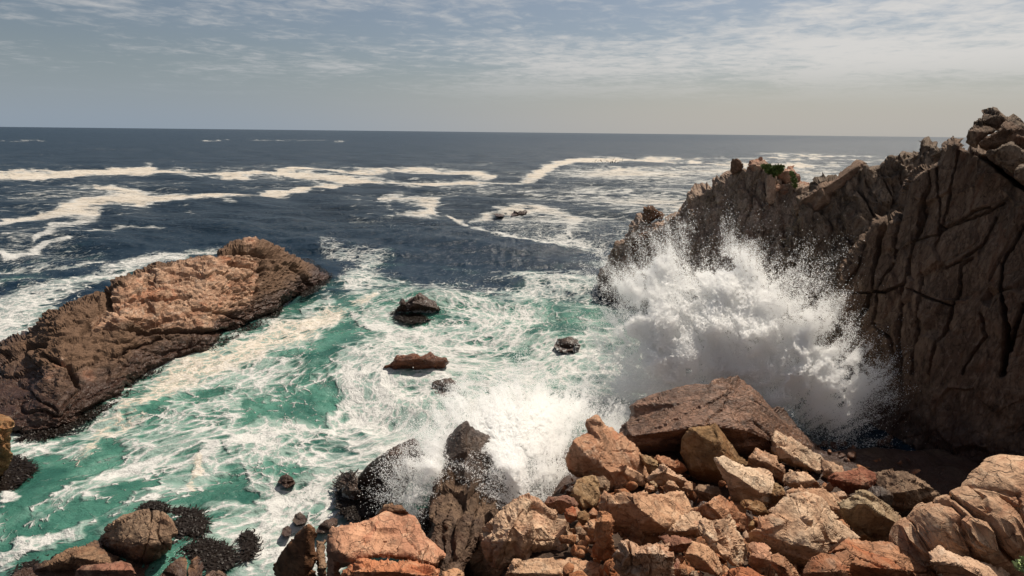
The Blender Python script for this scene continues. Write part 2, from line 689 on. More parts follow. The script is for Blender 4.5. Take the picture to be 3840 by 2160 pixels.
M_CLIFF = rock_mat('cliff_rock', (0.200, 0.130, 0.085), (0.120, 0.075, 0.048), (0.245, 0.170, 0.118), wet=2.6, grain=5.0,
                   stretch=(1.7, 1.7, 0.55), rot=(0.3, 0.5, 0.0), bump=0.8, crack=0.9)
M_SPUR_LIT = rock_mat('lit_spur_rock', (0.34, 0.22, 0.155), (0.22, 0.135, 0.09), (0.40, 0.28, 0.205), wet=2.6, grain=5.0,
                   stretch=(1.7, 1.7, 0.55), rot=(0.3, 0.5, 0.0), bump=0.8, crack=0.9)  # paler copy of cliff_rock: the spur's grazing sun is put into the colour
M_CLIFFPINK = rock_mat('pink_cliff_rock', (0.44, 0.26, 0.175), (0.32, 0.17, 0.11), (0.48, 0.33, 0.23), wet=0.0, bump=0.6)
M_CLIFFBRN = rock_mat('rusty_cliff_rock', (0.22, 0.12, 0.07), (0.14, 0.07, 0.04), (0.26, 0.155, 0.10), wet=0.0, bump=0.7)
M_ISLE = rock_mat('island_rock', (0.46, 0.305, 0.205), (0.33, 0.19, 0.12), (0.50, 0.38, 0.29), wet=2.2, grain=4.5,
                  stretch=(0.7, 0.8, 1.8), bump=0.9, crack=0.7, tone=True)
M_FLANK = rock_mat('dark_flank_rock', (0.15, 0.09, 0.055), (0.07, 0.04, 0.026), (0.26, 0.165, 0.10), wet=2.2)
M_SLOPE = rock_mat('slope_rock', (0.07, 0.04, 0.025), (0.035, 0.02, 0.013), (0.12, 0.068, 0.04), wet=0.9)

# ------------------------------------------------------------------ sea
def T(pts):
    return [(x * 1.4907, y * 1.4907) for x, y in pts]


def line_field(px, py, pts, width, soft=0.5, yscale=1.0, fade=0.0):
    """1 on a streak, 0 off it; width in photo pixels, may vary along the line"""
    pts = T(pts)
    d = np.full(len(px), 1e9)
    wd = np.full(len(px), 1.0)
    n = len(pts)
    ws = width if isinstance(width, (list, tuple)) else [width] * n
    for i in range(n - 1):
        ax, ay = pts[i]
        bx, by = pts[i + 1]
        ay2, by2 = ay * yscale, by * yscale
        vx, vy = bx - ax, by2 - ay2
        L = vx * vx + vy * vy + 1e-9
        t = np.clip(((px - ax) * vx + (py * yscale - ay2) * vy) / L, 0, 1)
        dd = np.hypot(px - ax - t * vx, (py * yscale - ay2 - t * vy)) / yscale
        w = (ws[i] + (ws[i + 1] - ws[i]) * t) * 1.4907
        q = dd / w
        m = q < d
        d = np.where(m, q, d)
    return 1 - sstep(d, 1 - soft, 1 + soft)


def blob(px, py, x, y, rx, ry, soft=0.6):
    x, y, rx, ry = x * 1.4907, y * 1.4907, rx * 1.4907, ry * 1.4907
    q = np.hypot((px - x) / rx, (py - y) / ry)
    return 1 - sstep(q, 1 - soft, 1 + soft)


def sea_height(X, Y, px, py, foam, calm):
    r = np.hypot(X, Y)
    P = np.stack([X, Y, np.zeros_like(X)], 1)
    wx = X + 2.0 * perlin(P / 19 + 3)
    wy = Y + 2.0 * perlin(P / 17 + 8)
    h = np.zeros_like(X)
    g = np.random.default_rng(3)
    for L, A in ((34, .34), (21, .22), (13, .19), (8.3, .15), (5.2, .10), (3.4, .055)):
        for k in range(2):
            th = R(-100 + g.normal(0, 22))
            ph = g.uniform(0, 6.28)
            s = (wx * math.cos(th) + wy * math.sin(th)) * 2 * math.pi / L + ph
            fade = sstep(r, L * 34, L * 14)
            h += A * 0.62 * (np.sin(s) + 0.35 * np.sin(2 * s + 1.3)) * fade
    ch = ridged(np.stack([X / 2.6, Y / 1.7, X * 0], 1), 4, .55) - 1.0
    h += 0.13 * ch * sstep(r, 150, 60) * (1 - .8 * foam * sstep(r, 75, 45))
    near = sstep(r, 75, 45)
    h *= (1 - 0.35 * near)
    # lumps of churned white water
    lum = 1 - np.abs(perlin(np.stack([X / 2.2, Y / 2.2, X * 0 + 4], 1))) * 2
    lum2 = fbm(np.stack([X / 1.0, Y / 1.0, X * 0 + 8], 1), 3, .5)
    h += near * foam * (0.22 * lum + 0.055 * lum2)
    h += near * 0.03 * fbm(np.stack([X / .8, Y / .8, X * 0 + 2], 1), 3)
    return h * calm


def build_sea():
    az = np.concatenate([np.arange(-110, -52, 2.0), np.arange(-52, 52, 0.122), np.arange(52, 111, 2.0)])
    ph = np.concatenate([[0.035, 0.06], np.arange(0.10, 2.0, 0.055), np.arange(2.0, 10, 0.075), np.arange(10, 44, 0.092), np.arange(44, 80, 2.5)])
    A, Pp = np.meshgrid(R(1) * az, R(1) * ph)
    rr = CAM_H / np.tan(Pp)
    X = (rr * np.sin(A)).ravel()
    Y = (rr * np.cos(A)).ravel()
    n = X.size
    P = np.stack([X, Y, np.zeros(n)], 1)
    Ys = np.maximum(Y, 1.0)
    Pc = P.copy()
    Pc[:, 1] = Ys
    px, py = to_px(Pc)
    r = np.hypot(X, Y)
    # natural meander of every edge, in picture units that shrink with distance
    k = np.clip((py - 470) / 1100, 0.02, 1.2)
    w1 = fbm(np.stack([px / (260 * (0.35 + k)), py / (80 * (0.1 + k)), px * 0], 1), 4, .6)
    w2 = fbm(np.stack([px / (260 * (0.35 + k)) + 31, py / (80 * (0.1 + k)), px * 0 + 7], 1), 4, .6)
    qx = px + w1 * 60 * (0.25 + k)
    qy = py + w2 * 38 * (0.12 + k)
    F = np.zeros(n)      # foam coverage 0..1
    def add(v, a=1.0):
        nonlocal F
        F = np.maximum(F, v * a)
    LF = lambda pts, wd, a=1.0, s=.85: add(line_field(qx, qy, pts, [v * (1.2 if pts[0][1] < 600 else 1.0) for v in (wd if isinstance(wd, list) else [wd] * len(pts))], s, 1.0), a)
    # long drift lines on the open sea
    LF([(-100, 436), (60, 430), (110, 427), (160, 434), (260, 430), (380, 423)], [3, 4, 5, 3, 5, 8], .95)
    LF([(-100, 446), (80, 444), (200, 439), (330, 434), (420, 434), (560, 441), (700, 436), (800, 444), (900, 455), (1040, 462), (1150, 462), (1290, 462), (1340, 452)], [8, 7, 5, 5, 7, 4, 5, 8, 10, 9, 7, 6, 8], 1.0)
    LF([(620, 431), (740, 427), (900, 430), (1050, 428), (1180, 440), (1240, 445)], [2, 4, 4, 5, 9, 6], .9)
    LF([(1290, 462), (1350, 447), (1370, 425), (1420, 408), (1480, 402), (1560, 402), (1700, 408), (1860, 412), (2040, 420)], [7, 12, 9, 7, 6, 4, 3, 3, 3], 1.0)
    LF([(1560, 402), (1700, 398), (1900, 400), (2100, 402), (2400, 408)], [3, 2.5, 2, 2, 2], .8)
    LF([(1500, 425), (1800, 420), (2040, 432), (2300, 428)], [2, 3, 3, 3], .8)
    LF([(1900, 388), (2100, 394), (2400, 396)], 1.8, .7)
    LF([(1980, 414), (2100, 420), (2240, 414)], 4, .8)
    LF([(0, 555), (70, 545), (130, 531), (220, 515), (330, 498), (470, 497), (590, 491), (660, 490), (760, 478), (850, 468)], [7, 8, 10, 16, 13, 6, 7, 4, 9, 9], 1.0)
    LF([(190, 520), (240, 535), (190, 560), (130, 575), (90, 600)], [14, 18, 16, 7, 5], .72)
    LF([(240, 472), (320, 480), (400, 492)], [6, 9, 9], .8)
    LF([(-50, 478), (60, 470), (160, 466), (240, 472)], [4, 5, 4, 5], .62)
    LF([(0, 508), (110, 500), (170, 495)], [3, 4, 3], .5)
    LF([(170, 590), (290, 580), (410, 570)], [3, 5, 3], .75)
    LF([(0, 640), (70, 630), (130, 612), (180, 605)], [9, 9, 6, 4], .85)
    LF([(-20, 690), (70, 684), (160, 672), (250, 660)], [6, 8, 8, 4], .62)
    LF([(-20, 725), (60, 714), (130, 712)], [9, 11, 7], .62)
    LF([(880, 548), (960, 556), (1000, 535), (960, 505), (1010, 490)], [5, 5, 6, 8, 6], .6)
    LF([(960, 495), (1040, 500), (1100, 520), (1090, 535), (1000, 543)], [8, 12, 14, 10, 6], .85)
    LF([(1130, 545), (1170, 575), (1240, 592), (1320, 600), (1420, 606), (1500, 620)], [8, 6, 6, 8, 12, 14], .95)
    LF([(1180, 553), (1240, 532), (1320, 526), (1400, 534), (1450, 560), (1440, 595)], [10, 10, 12, 16, 18, 16], .8)
    add(blob(qx, qy, 1370, 565, 190, 45, .5), .62)
    add(blob(qx, qy, 1150, 450, 280, 40, .7), .40)
    add(blob(qx, qy, 780, 450, 260, 40, .7), .34)
    add(blob(qx, qy, 1850, 470, 560, 75, .5), .60)
    add(blob(qx, qy, 2050, 600, 620, 110, .5), .62)
    add(blob(qx, qy, 200, 480, 350, 75, .7), .36)
    add(blob(qx, qy, 100, 620, 260, 110, .7), .32)
    add(blob(qx, qy, 1000, 540, 200, 60, .8), .38)
    LF([(500, 353), (870, 354)], 0.9, .55)
    LF([(0, 354), (170, 356)], 0.8, .4)
    # wash behind and around the island rock
    LF([(-60, 830), (60, 780), (160, 735), (280, 690), (380, 655), (540, 620)], [60, 42, 30, 24, 18, 12], .82)
    LF([(820, 615), (900, 640), (960, 650), (900, 700), (850, 740), (760, 790)], [25, 32, 26, 36, 26, 20], .62, .9)
    # turbulent bay
    add(blob(qx, qy, 1250, 1010, 430, 270, .35), .67)
    add(blob(qx, qy, 1150, 780, 330, 110, .5), .50)
    add(blob(qx, qy, 1080, 900, 200, 70, .5), .70)
    add(blob(qx, qy, 1370, 720, 160, 60, .6), .62)
    add(blob(qx, qy, 960, 1010, 110, 200, .4), .8)
    add(blob(qx, qy, 1250, 1150, 260, 150, .5), .9)
    add(blob(qx, qy, 400, 1090, 560, 260, .5), .56)
    add(blob(qx, qy, 760, 1290, 260, 200, .6), .66)
    LF([(930, 740), (860, 790), (720, 840), (600, 890), (460, 960), (330, 1030), (250, 1120), (215, 1190)], [14, 26, 44, 44, 40, 34, 26, 16], .84)
    LF([(40, 1210), (200, 1120), (330, 1060)], [26, 26, 20], .8)
    LF([(0, 1330), (120, 1270), (260, 1200), (400, 1170), (560, 1120)], [26, 26, 16, 26, 26], .86)
    LF([(0, 1420), (120, 1380), (240, 1300), (380, 1240)], [26, 30, 22, 12], .86)
    LF([(0, 1265), (60, 1215), (130, 1165)], [20, 20, 16], .85)
    LF([(500, 1140), (495, 1180), (460, 1220), (400, 1250)], [12, 18, 10, 8], .95)
    LF([(600, 1120), (700, 1080), (830, 1060), (880, 1010)], [22, 24, 20, 20], .84)
    LF([(880, 790), (1000, 850), (1130, 880), (1280, 860)], [18, 20, 18, 16], .86)
    LF([(780, 1150), (900, 1130), (1000, 1080)], [18, 26, 30], .86)
    # open lanes of clear water
    def clear(pts, wd, a, s=.95):
        nonlocal F
        F = F * (1 - a * line_field(qx, qy, pts, wd, s))
    clear([(20, 1330), (110, 1240), (200, 1180), (290, 1150)], [22, 40, 36, 22], .85)
    clear([(0, 1400), (130, 1330), (260, 1290), (360, 1230)], [14, 16, 14, 12], .7)
    clear([(820, 720), (900, 780), (840, 860), (800, 920)], [12, 22, 18, 22], .55)
    clear([(640, 1020), (760, 1030), (850, 1010)], [20, 28, 22], .75)
    clear([(520, 1240), (600, 1200), (640, 1250)], [20, 28, 22], .7)
    clear([(1020, 700), (1150, 700), (1300, 720)], [20, 26, 14], .75)
    clear([(950, 670), (1200, 660), (1480, 640)], [14, 30, 12], .8)
    clear([(1050, 830), (1130, 815)], [16, 14], .75)
    clear([(1300, 900), (1380, 810), (1450, 830)], [18, 22, 20], .55)
    clear([(690, 1180), (760, 1200)], [26, 22], .6)
    clear([(300, 1060), (420, 1010), (560, 980)], [8, 8, 10], .5)
    # patchiness at two scales
    m1 = fbm(np.stack([X / 5.5, Y / 5.5, X * 0 + 1], 1), 4, .6)
    m2 = fbm(np.stack([X / (40 + r * .1), Y / (18 + r * .05), X * 0 + 3], 1), 4, .6)
    nearw = sstep(r, 80, 45)
    F = np.clip(F + 0.20 * m1 * nearw * (F > .02) + 0.30 * m2 * (1 - nearw) * (F > .02), 0, 1)
    # water body colour: aerated green in the bay, blue-black outside
    G = np.zeros(n)
    for a in ((300, 1150, 620, 330, .4, 1.0), (1000, 830, 330, 110, .5, .85), (1380, 830, 200, 80, .5, .9), (720, 980, 260, 170, .5, 1.0), (820, 1300, 420, 220, .5, .8),
              (1200, 1050, 400, 300, .5, .9)):
        G = np.maximum(G, a[5] * blob(qx, qy, *a[:5]))
    G = np.maximum(G, .55 * F * sstep(py, 850, 1100))
    G = G * (1 - .8 * blob(qx, qy, 1150, 722, 120, 34, .5))
    G = np.clip(G + 0.25 * m1 * (G > .02), 0, 1)
    cream = np.zeros(n)
    cream = np.maximum(cream, line_field(qx, qy, [(930, 740), (860, 790), (720, 840), (600, 890), (460, 960), (330, 1030), (250, 1120), (215, 1190)], [10, 16, 30, 30, 26, 22, 20, 12], .6))
    cream = np.maximum(cream, line_field(qx, qy, [(500, 1140), (495, 1180), (460, 1220)], [12, 16, 10], .5))
    cream = np.maximum(cream, 0.8 * sstep(py, 870, 780) * sstep(F, .6, .95))
    # churn = actively breaking water
    churn = np.maximum(blob(qx, qy, 1180, 1060, 330, 210, .5), blob(qx, qy, 1080, 870, 200, 80, .6))
    churn = np.maximum(churn, line_field(qx, qy, [(880, 790), (1000, 850), (1130, 880)], 22, .6))
    calm = np.ones(n)
    h = sea_height(X, Y, px, py, F * (0.35 + 0.65 * churn), calm)
    # water heaped over the drowned rock in the middle of the bay
    c = sea(np.array([1590.]), np.array([1150.]))[0]
    h += 1.0 * np.exp(-(((X - c[0] - .8) / 3.2) ** 2 + ((Y - c[1] - 0.8) / 2.2) ** 2))
    V = np.stack([X, Y, h], 1)
    ni, nj = A.shape
    idx = np.arange(n).reshape(ni, nj)
    Fc = np.stack([idx[:-1, :-1], idx[1:, :-1], idx[1:, 1:], idx[:-1, 1:]], -1).reshape(-1, 4)
    me = mesh('sea_water', V, Fc)
    # flow-aligned coordinates for the foam lace
    th = R(-142)
    fl = np.stack([X * math.cos(th) + Y * math.sin(th), -X * math.sin(th) + Y * math.cos(th)], 1)
    farth = np.stack([X, Y], 1)
    wgt = sstep(r, 95, 45)[:, None]
    fl = np.where(r[:, None] < 70, fl, fl)
    rx, ry = X * 1.0, Y * 1.0
    # eddies
    for (ex, ey, er, ea) in ((1130, 850, 6, 1.6), (1380, 840, 4, -1.4), (760, 1080, 4.5, 1.2), (1200, 700, 7, -1.2), (620, 1330, 3, 1.5), (980, 1000, 4, -1.3), (330, 1200, 4, .5)):
        cc = sea(np.array([ex * 1.4907]), np.array([ey * 1.4907]))[0]
        dx, dy = rx - cc[0], ry - cc[1]
        a = .3 * ea * np.exp(-(dx * dx + dy * dy) / er ** 2)
        rx, ry = cc[0] + dx * np.cos(a) - dy * np.sin(a), cc[1] + dx * np.sin(a) + dy * np.cos(a)
    u = rx * math.cos(th) + ry * math.sin(th)
    v = -rx * math.sin(th) + ry * math.cos(th)
    wl = fbm(np.stack([X / 7, Y / 7, X * 0 + 11], 1), 1)
    wl2 = fbm(np.stack([X / 7, Y / 7, X * 0 + 21], 1), 1)
    bay = blob(px, py, 350, 1120, 620, 360, .6)
    u2 = u * .78 + 1.1 * wl * nearw
    v2 = v + 1.1 * wl2 * nearw
    vattr(me, 'foam', F)
    vattr(me, 'green', G)
    vattr(me, 'cream', cream)
    vattr(me, 'churn', churn)
    vattr(me, 'flow', np.stack([u2, v2, X * 0], 1), 'FLOAT_VECTOR')
    return me


def water_mat():
    m = bpy.data.materials.new('sea_water')
    m.use_nodes = True
    t = NT(m.node_tree)
    t.n.clear()
    out = t.new('ShaderNodeOutputMaterial')
    A = lambda nm: t.new('ShaderNodeAttribute', attribute_name=nm)
    foam = A('foam').outputs['Fac']
    green = A('green').outputs['Fac']
    cream = A('cream').outputs['Fac']
    churn = A('churn').outputs['Fac']
    flow = A('flow').outputs['Vector']
    geo = t.new('ShaderNodeNewGeometry')
    pos = geo.outputs['Position']
    ln = t.new('ShaderNodeVectorMath', operation='LENGTH')
    t.l.new(pos, ln.inputs[0])
    dist = ln.outputs['Value']
    farf = t.step(dist, 50.0, 110.0)
    # lace: cell walls of bubbles drifting, at three scales, wandering
    def sc(v, k):
        nd = t.new('ShaderNodeVectorMath', operation='SCALE')
        t.put(nd.inputs[0], v)
        nd.inputs['Scale'].default_value = k
        return nd.outputs[0]
    w = t.vmath('SUBTRACT', t.noise(flow, 0.5, 2, 0.5).outputs[1], (0.5, 0.5, 0.5))
    w2 = t.vmath('SUBTRACT', t.noise(flow, 2.4, 3, 0.6).outputs[1], (0.5, 0.5, 0.5))
    fw = t.vmath('ADD', flow, sc(w, 0.9))
    fw = t.vmath('ADD', fw, sc(w2, 0.16))
    e1 = t.vor(fw, 0.8, 'DISTANCE_TO_EDGE').outputs['Distance']
    e2 = t.vor(fw, 1.9, 'DISTANCE_TO_EDGE').outputs['Distance']
    e3 = t.vor(fw, 4.8, 'DISTANCE_TO_EDGE').outputs['Distance']
    nz = t.noise(flow, 0.7, 5, 0.6).outputs[0]
    nzf = t.noise(fw, 5.0, 5, 0.7).outputs[0]
    l1 = t.math('POWER', t.lin(e1, 0.30, 0.0), 2.5, clamp=True)
    l2 = t.math('POWER', t.lin(e2, 0.28, 0.0), 2.2, clamp=True)
    l3 = t.math('POWER', t.lin(e3, 0.34, 0.0), 1.8, clamp=True)
    lace = t.math('ADD', t.math('MULTIPLY', l1, 0.62), t.math('MULTIPLY', l2, 0.62))
    lace = t.math('ADD', lace, t.math('MULTIPLY', l3, 0.40))
    pat_n = t.math('ADD', lace, t.math('MULTIPLY', t.math('SUBTRACT', nz, 0.5), 1.5))
    pat_n = t.math('ADD', pat_n, t.math('MULTIPLY', t.math('SUBTRACT', nzf, 0.5), 0.5))
    # open sea: torn streaks
    mp = t.new('ShaderNodeMapping')
    mp.inputs['Scale'].default_value = (0.09, 0.20, 0.2)
    mp.inputs['Rotation'].default_value = (0, 0, R(8))
    t.l.new(pos, mp.inputs[0])
    fz = t.noise(mp.outputs[0], 1.9, 9, 0.66, 0.9).outputs[0]
    fz2 = t.noise(mp.outputs[0], 6.0, 6, 0.7, 0.5).outputs[0]
    pat_f = t.math('ADD', t.math('MULTIPLY', t.math('SUBTRACT', fz, 0.5), 2.0), t.math('MULTIPLY', t.math('SUBTRACT', fz2, 0.5), 1.8))
    pat_f = t.math('ADD', pat_f, 0.35)
    pat = t.fmix(farf, pat_n, pat_f)
    val = t.math('ADD', t.math('MULTIPLY', foam, 1.15), t.math('MULTIPLY', pat, t.fmix(farf, 0.85, 1.05)))
    hard = t.step(val, t.fmix(farf, 1.06, 0.78), t.fmix(farf, 1.50, 1.30))
    hard = t.math('MULTIPLY', hard, t.step(foam, 0.02, 0.14))
    q1 = t.lin(e1, 0.55, 0.0)
    q2 = t.lin(e2, 0.55, 0.0)
    nv = t.noise(flow, 0.6, 4, 0.55).outputs[0]
    wide = t.math('ADD', t.math('MULTIPLY', q1, 0.40), t.math('MULTIPLY', q2, 0.50))
    wide = t.math('ADD', wide, t.math('MULTIPLY', t.math('SUBTRACT', nv, 0.5), 1.6))
    vv = t.math('ADD', t.math('MULTIPLY', foam, 1.1), t.math('MULTIPLY', wide, 1.0))
    vv = t.fmix(farf, vv, val)
    veil = t.math('MULTIPLY', t.step(vv, 0.96, 1.36), t.step(foam, 0.1, 0.5))
    veil = t.math('MULTIPLY', veil, t.fmix(farf, 0.88, 0.35))
    fm = t.math('MAXIMUM', hard, veil)
    # colours
    deep = t.mix(t.noise(pos, 0.03, 3, .5).outputs[0], (0.004, 0.015, 0.029), (0.007, 0.021, 0.036))
    gn = t.noise(flow, 0.35, 4, 0.55, 0.5).outputs[0]
    teal = t.mix(t.step(gn, 0.36, 0.62), (0.022, 0.088, 0.068), (0.062, 0.180, 0.135))
    teal = t.mix(t.math('MULTIPLY', t.step(nz, 0.5, 0.68), 0.45), teal, (0.17, 0.30, 0.25))
    body = t.mix(t.step(green, 0.08, 0.8), deep, teal)
    thin = t.mix(t.math('MULTIPLY', green, 0.8), (0.29, 0.33, 0.335), (0.27, 0.375, 0.325))
    fcol = t.mix(cream, (0.50, 0.50, 0.485), (0.55, 0.475, 0.385))
    fcol = t.mix(hard, thin, fcol)
    bright = t.math('MULTIPLY', t.step(val, 1.25, 1.9), t.math('MULTIPLY', nzf, 0.9))
    fcol = t.mix(bright, fcol, (0.68, 0.675, 0.65))
    colr = t.mix(fm, body, fcol)
    # surface relief
    rip1 = t.noise(pos, 1.1, 6, 0.62, 0.3).outputs[0]
    mp2 = t.new('ShaderNodeMapping')
    mp2.inputs['Scale'].default_value = (0.45, 1.0, 1.0)
    t.l.new(pos, mp2.inputs[0])
    rip2 = t.noise(mp2.outputs[0], 0.45, 8, 0.68, 0.2).outputs[0]
    ripf = t.noise(mp2.outputs[0], 0.09, 8, 0.74, 0.1).outputs[0]
    hgt = t.math('ADD', t.math('MULTIPLY', rip1, 0.35), t.math('MULTIPLY', rip2, t.fmix(farf, 0.7, 1.5)))
    hgt = t.math('ADD', hgt, t.math('MULTIPLY', ripf, t.fmix(farf, 0.0, 6.0)))
    fh = t.math('MULTIPLY', fm, t.math('ADD', t.math('MULTIPLY', nzf, 0.32), 0.10))
    hgt = t.math('ADD', hgt, fh)
    b = t.new('ShaderNodeBump')
    b.inputs['Strength'].default_value = 0.85
    b.inputs['Distance'].default_value = 0.55
    t.l.new(hgt, b.inputs['Height'])
    bs = t.new('ShaderNodeBsdfPrincipled')
    t.put(bs.inputs['Base Color'], colr)
    t.put(bs.inputs['Roughness'], t.fmix(fm, t.fmix(farf, 0.16, 0.30), 0.75))
    bs.inputs['IOR'].default_value = 1.333
    t.put(bs.inputs['Specular IOR Level'], t.fmix(fm, t.fmix(farf, 0.42, 0.30), 0.12))
    t.l.new(b.outputs[0], bs.inputs['Normal'])
    t.l.new(bs.outputs[0], out.inputs[0])
    return m


sea_me = build_sea()
tag(link('sea', sea_me, water_mat()), 'open sea running blue-black to the horizon, green and laced with foam in the rocky bay', kind='structure')
print('sea', round(time.time() - T0, 1))

# ------------------------------------------------------------------ rock slope below the viewer
def build_slope():
    xs = np.arange(-26, 34, 0.3)
    ys = np.arange(-22, 31, 0.3)
    X, Y = np.meshgrid(xs, ys)
    x, y = X.ravel(), Y.ravel()
    zt = np.interp(y, [-22, 0, 4, 6.6, 8.6, 10.5, 13.5, 16, 17.3, 21.5, 25, 28, 31], [13.2, 12.2, 9.6, 7.2, 5.0, 4.2, 2.9, 1.9, 1.5, .35, .1, -1.4, -2.5])
    zt = zt - 0.8 * sstep(y, 0, 9)
    left = np.interp(y, [-22, 0, 5, 9, 13, 19, 22, 31], [-16, -12, -7, -4.6, -3.8, -2.2, -1.2, 0])
    zt = zt - (zt + 2.2) * (1 - sstep(x, left - 2.6, left + 1.2))
    zt = zt - 2.2 * np.exp(-((x + 1.7 - .12 * (y - 11)) / 1.0) ** 2) * sstep(y, 8.5, 11) * (zt > 0)
    # the dark gully in front of the cliff
    g = np.exp(-((x - (11.4 + 0.05 * (y - 12))) / 1.5) ** 2) * sstep(y, 9, 13)
    zt = zt - 2.6 * g
    zt = zt + 0.8 * sstep(x, 10, 14) * sstep(y, 22, 12)
    P = np.stack([x, y, zt], 1)
    zt = zt + 0.22 * fbm(P / 2.3, 4) + rock_disp(P, 2.2, 5, 0.8)
    zt = np.where((x > 1.5) & (y < 23), np.maximum(zt, .45 + .25 * perlin(P)), zt)
    idx = np.arange(len(x)).reshape(X.shape)
    Fc = np.stack([idx[:-1, :-1], idx[:-1, 1:], idx[1:, 1:], idx[1:, :-1]], -1).reshape(-1, 4)
    me = mesh('rock_slope', np.stack([x, y, zt], 1), Fc)
    return tag(link('ground', me, M_SLOPE), 'dark bedrock slope falling from the viewpoint into the sea', kind='structure')


build_slope()

# ------------------------------------------------------------------ cliff
def bed_disp(P, along=(0.55, -0.83), L1=1.1, L2=4.5, shear=0.30, amp=0.55, seed=1.0, groove=0.5, fine=1.0, warp=.45):
    """slabby wall: tall leaning plates parted by dark joints"""
    a = P[:, 0] * along[0] + P[:, 1] * along[1]
    z = P[:, 2]
    b = P[:, 0] * along[1] - P[:, 1] * along[0]
    W = np.stack([P[:, 0], P[:, 1], P[:, 2]], 1)
    wa = fbm(W / 4.2 + seed, 3) * warp
    q = np.stack([(a + shear * z + wa) / L1, z / L2 + wa * .12, b / 6 + seed * 3.3], 1)
    f1, f2, idx, cen = worley(q)
    rv = _rv[idx]
    d = amp * ((rv[:, 0] - 0.5) * 1.0 + (q[:, 0] - cen[:, 0]) * (rv[:, 1] - 0.5) * 1.5) * sstep(f2 - f1, 0, .12)
    d -= groove * np.exp(-((f2 - f1) / 0.045) ** 2)
    q2 = np.stack([(a + (shear + .12) * z + wa) / (L1 * .33), z / (L2 * .45), b / 3 + seed], 1)
    f1, f2, idx, cen = worley(q2)
    rv = _rv[idx]
    d += amp * 0.30 * ((rv[:, 0] - 0.5) + (q2[:, 0] - cen[:, 0]) * (rv[:, 1] - 0.5)) * sstep(f2 - f1, 0, .15)
    d -= groove * 0.22 * np.exp(-((f2 - f1) / 0.07) ** 2)
    # cross joints running up to the right
    q3 = np.stack([(a - 1.1 * z) / 2.6 + wa * .5, (a + .9 * z) / 7, b / 6 + seed * 2], 1)
    f1, f2, idx, cen = worley(q3)
    d += amp * 0.35 * (_rv[idx][:, 0] - 0.5) * sstep(f2 - f1, 0, .1) - groove * 0.35 * np.exp(-((f2 - f1) / 0.03) ** 2)
    for k_, (sx, sz, lx, lz, dp) in enumerate(((shear, 0, 1.5, 6.0, .13), (-.9, 0, 2.6, 5.0, .10), (shear + .25, 0, .7, 3.5, .07))):
        ql = np.stack([(a + sx * z) / lx + wa * .15, z / lz, b / 5 + k_ * 9.1 + seed], 1)
        pl = perlin(ql)
        d -= dp * fine * 1.4 * np.exp(-(np.abs(pl) / .022) ** 2)
        d += .05 * fine * np.sign(pl) * sstep(np.abs(pl), 0, .06)
    d += fine * (0.09 * fbm(W / 1.0, 4, .55) + 0.03 * ridged(W * np.array([2.4, 2.4, .9]), 3))
    return d


cliff = bpy.data.objects.new('sea_cliff', None)
col.objects.link(cliff)
cliff.location = at(np.array([2900.]), np.array([1200.]), np.array([36.]))[0]
cliff.location.z = 0
tag(cliff, 'tall dark jagged cliff on the right running out to sea behind the bursting wave', 'cliff')


def ytab(cols, rows, tab):
    """bilinear table of distances over picture columns/rows"""
    tab = np.array(tab, float)
    def f(x, y):
        cx = np.clip(x, cols[0], cols[-1])
        cy = np.clip(y, rows[0], rows[-1])
        out = np.zeros(len(x))
        colv = np.stack([np.interp(cy, rows, tab[:, i]) for i in range(len(cols))], 1)
        j = np.clip(np.searchsorted(cols, cx) - 1, 0, len(cols) - 2)
        t = (cx - np.array(cols)[j]) / (np.array(cols)[j + 1] - np.array(cols)[j])
        ii = np.arange(len(x))
        return colv[ii, j] * (1 - t) + colv[ii, j + 1] * t
    return f


spur = KS([(100, 1290), (112, 1240), (150, 1190), (190, 1130), (240, 1000), (270, 940), (320, 900), (360, 880), (400, 850), (420, 770), (450, 720), (500, 680),
           (545, 650), (560, 640), (600, 700), (690, 695), (740, 690), (770, 660), (800, 650), (830, 620), (900, 610), (930, 590), (970, 550), (985, 500), (1000, 470), (1040, 430), (1100, 398),
           (1130, 390), (1170, 350), (1250, 345), (1290, 310), (1330, 290), (1370, 265), (1400, 240), (1440, 215), (1500, 200), (1600, 195), (1640, 190), (1700, 180),
           (1830, 180), (1900, 230), (2000, 290), (2110, 330), (2160, 340), (2240, 400), (2260, 470), (2240, 700), (2300, 1100), (2300, 1700), (1900, 2000), (1000, 2000), (300, 1900), (150, 1500)])
Yspur = ytab([2230, 2500, 2800, 3060], [600, 800, 1040, 1400], [[52, 49, 44, 41], [51, 47.5, 42, 39.5], [49.5, 44, 39, 37], [46, 40, 35, 34]])
relief('rock_spur', spur, 45, M_SPUR_LIT, sp=6.0, Yfun=Yspur, thick=7, edge=0.03, parent=cliff,
       dispfun=lambda P, V: bed_disp(P, (0.62, -0.78), 1.3, 3.2, 0.34, 0.55, 1.0, 0.20) + rock_disp(P * np.array([1.4, 1.4, .8]), 3.0, 3, .8))
mid = KC([(-100, 1250), (-40, 1000), (100, 930), (180, 830), (300, 790), (400, 780), (560, 700), (700, 655), (760, 650), (830, 620), (835, 595), (880, 590), (900, 560), (930, 545), (1020, 535),
          (1090, 530), (1105, 590), (1130, 560), (1160, 515), (1210, 490), (1230, 450), (1240, 395), (1350, 400), (1460, 395), (1480, 430), (1530, 440), (1560, 600), (1500, 900), (1300, 1500), (1200, 2300),
          (500, 2700), (-200, 2700), (-350, 1900)])
Ymid = ytab([2870, 3100, 3300, 3560], [500, 700, 1000, 1350], [[38.5, 37, 36, 35], [37.5, 36, 34.5, 33], [36, 33.5, 31.5, 30], [33, 30.5, 28.5, 27.5]])
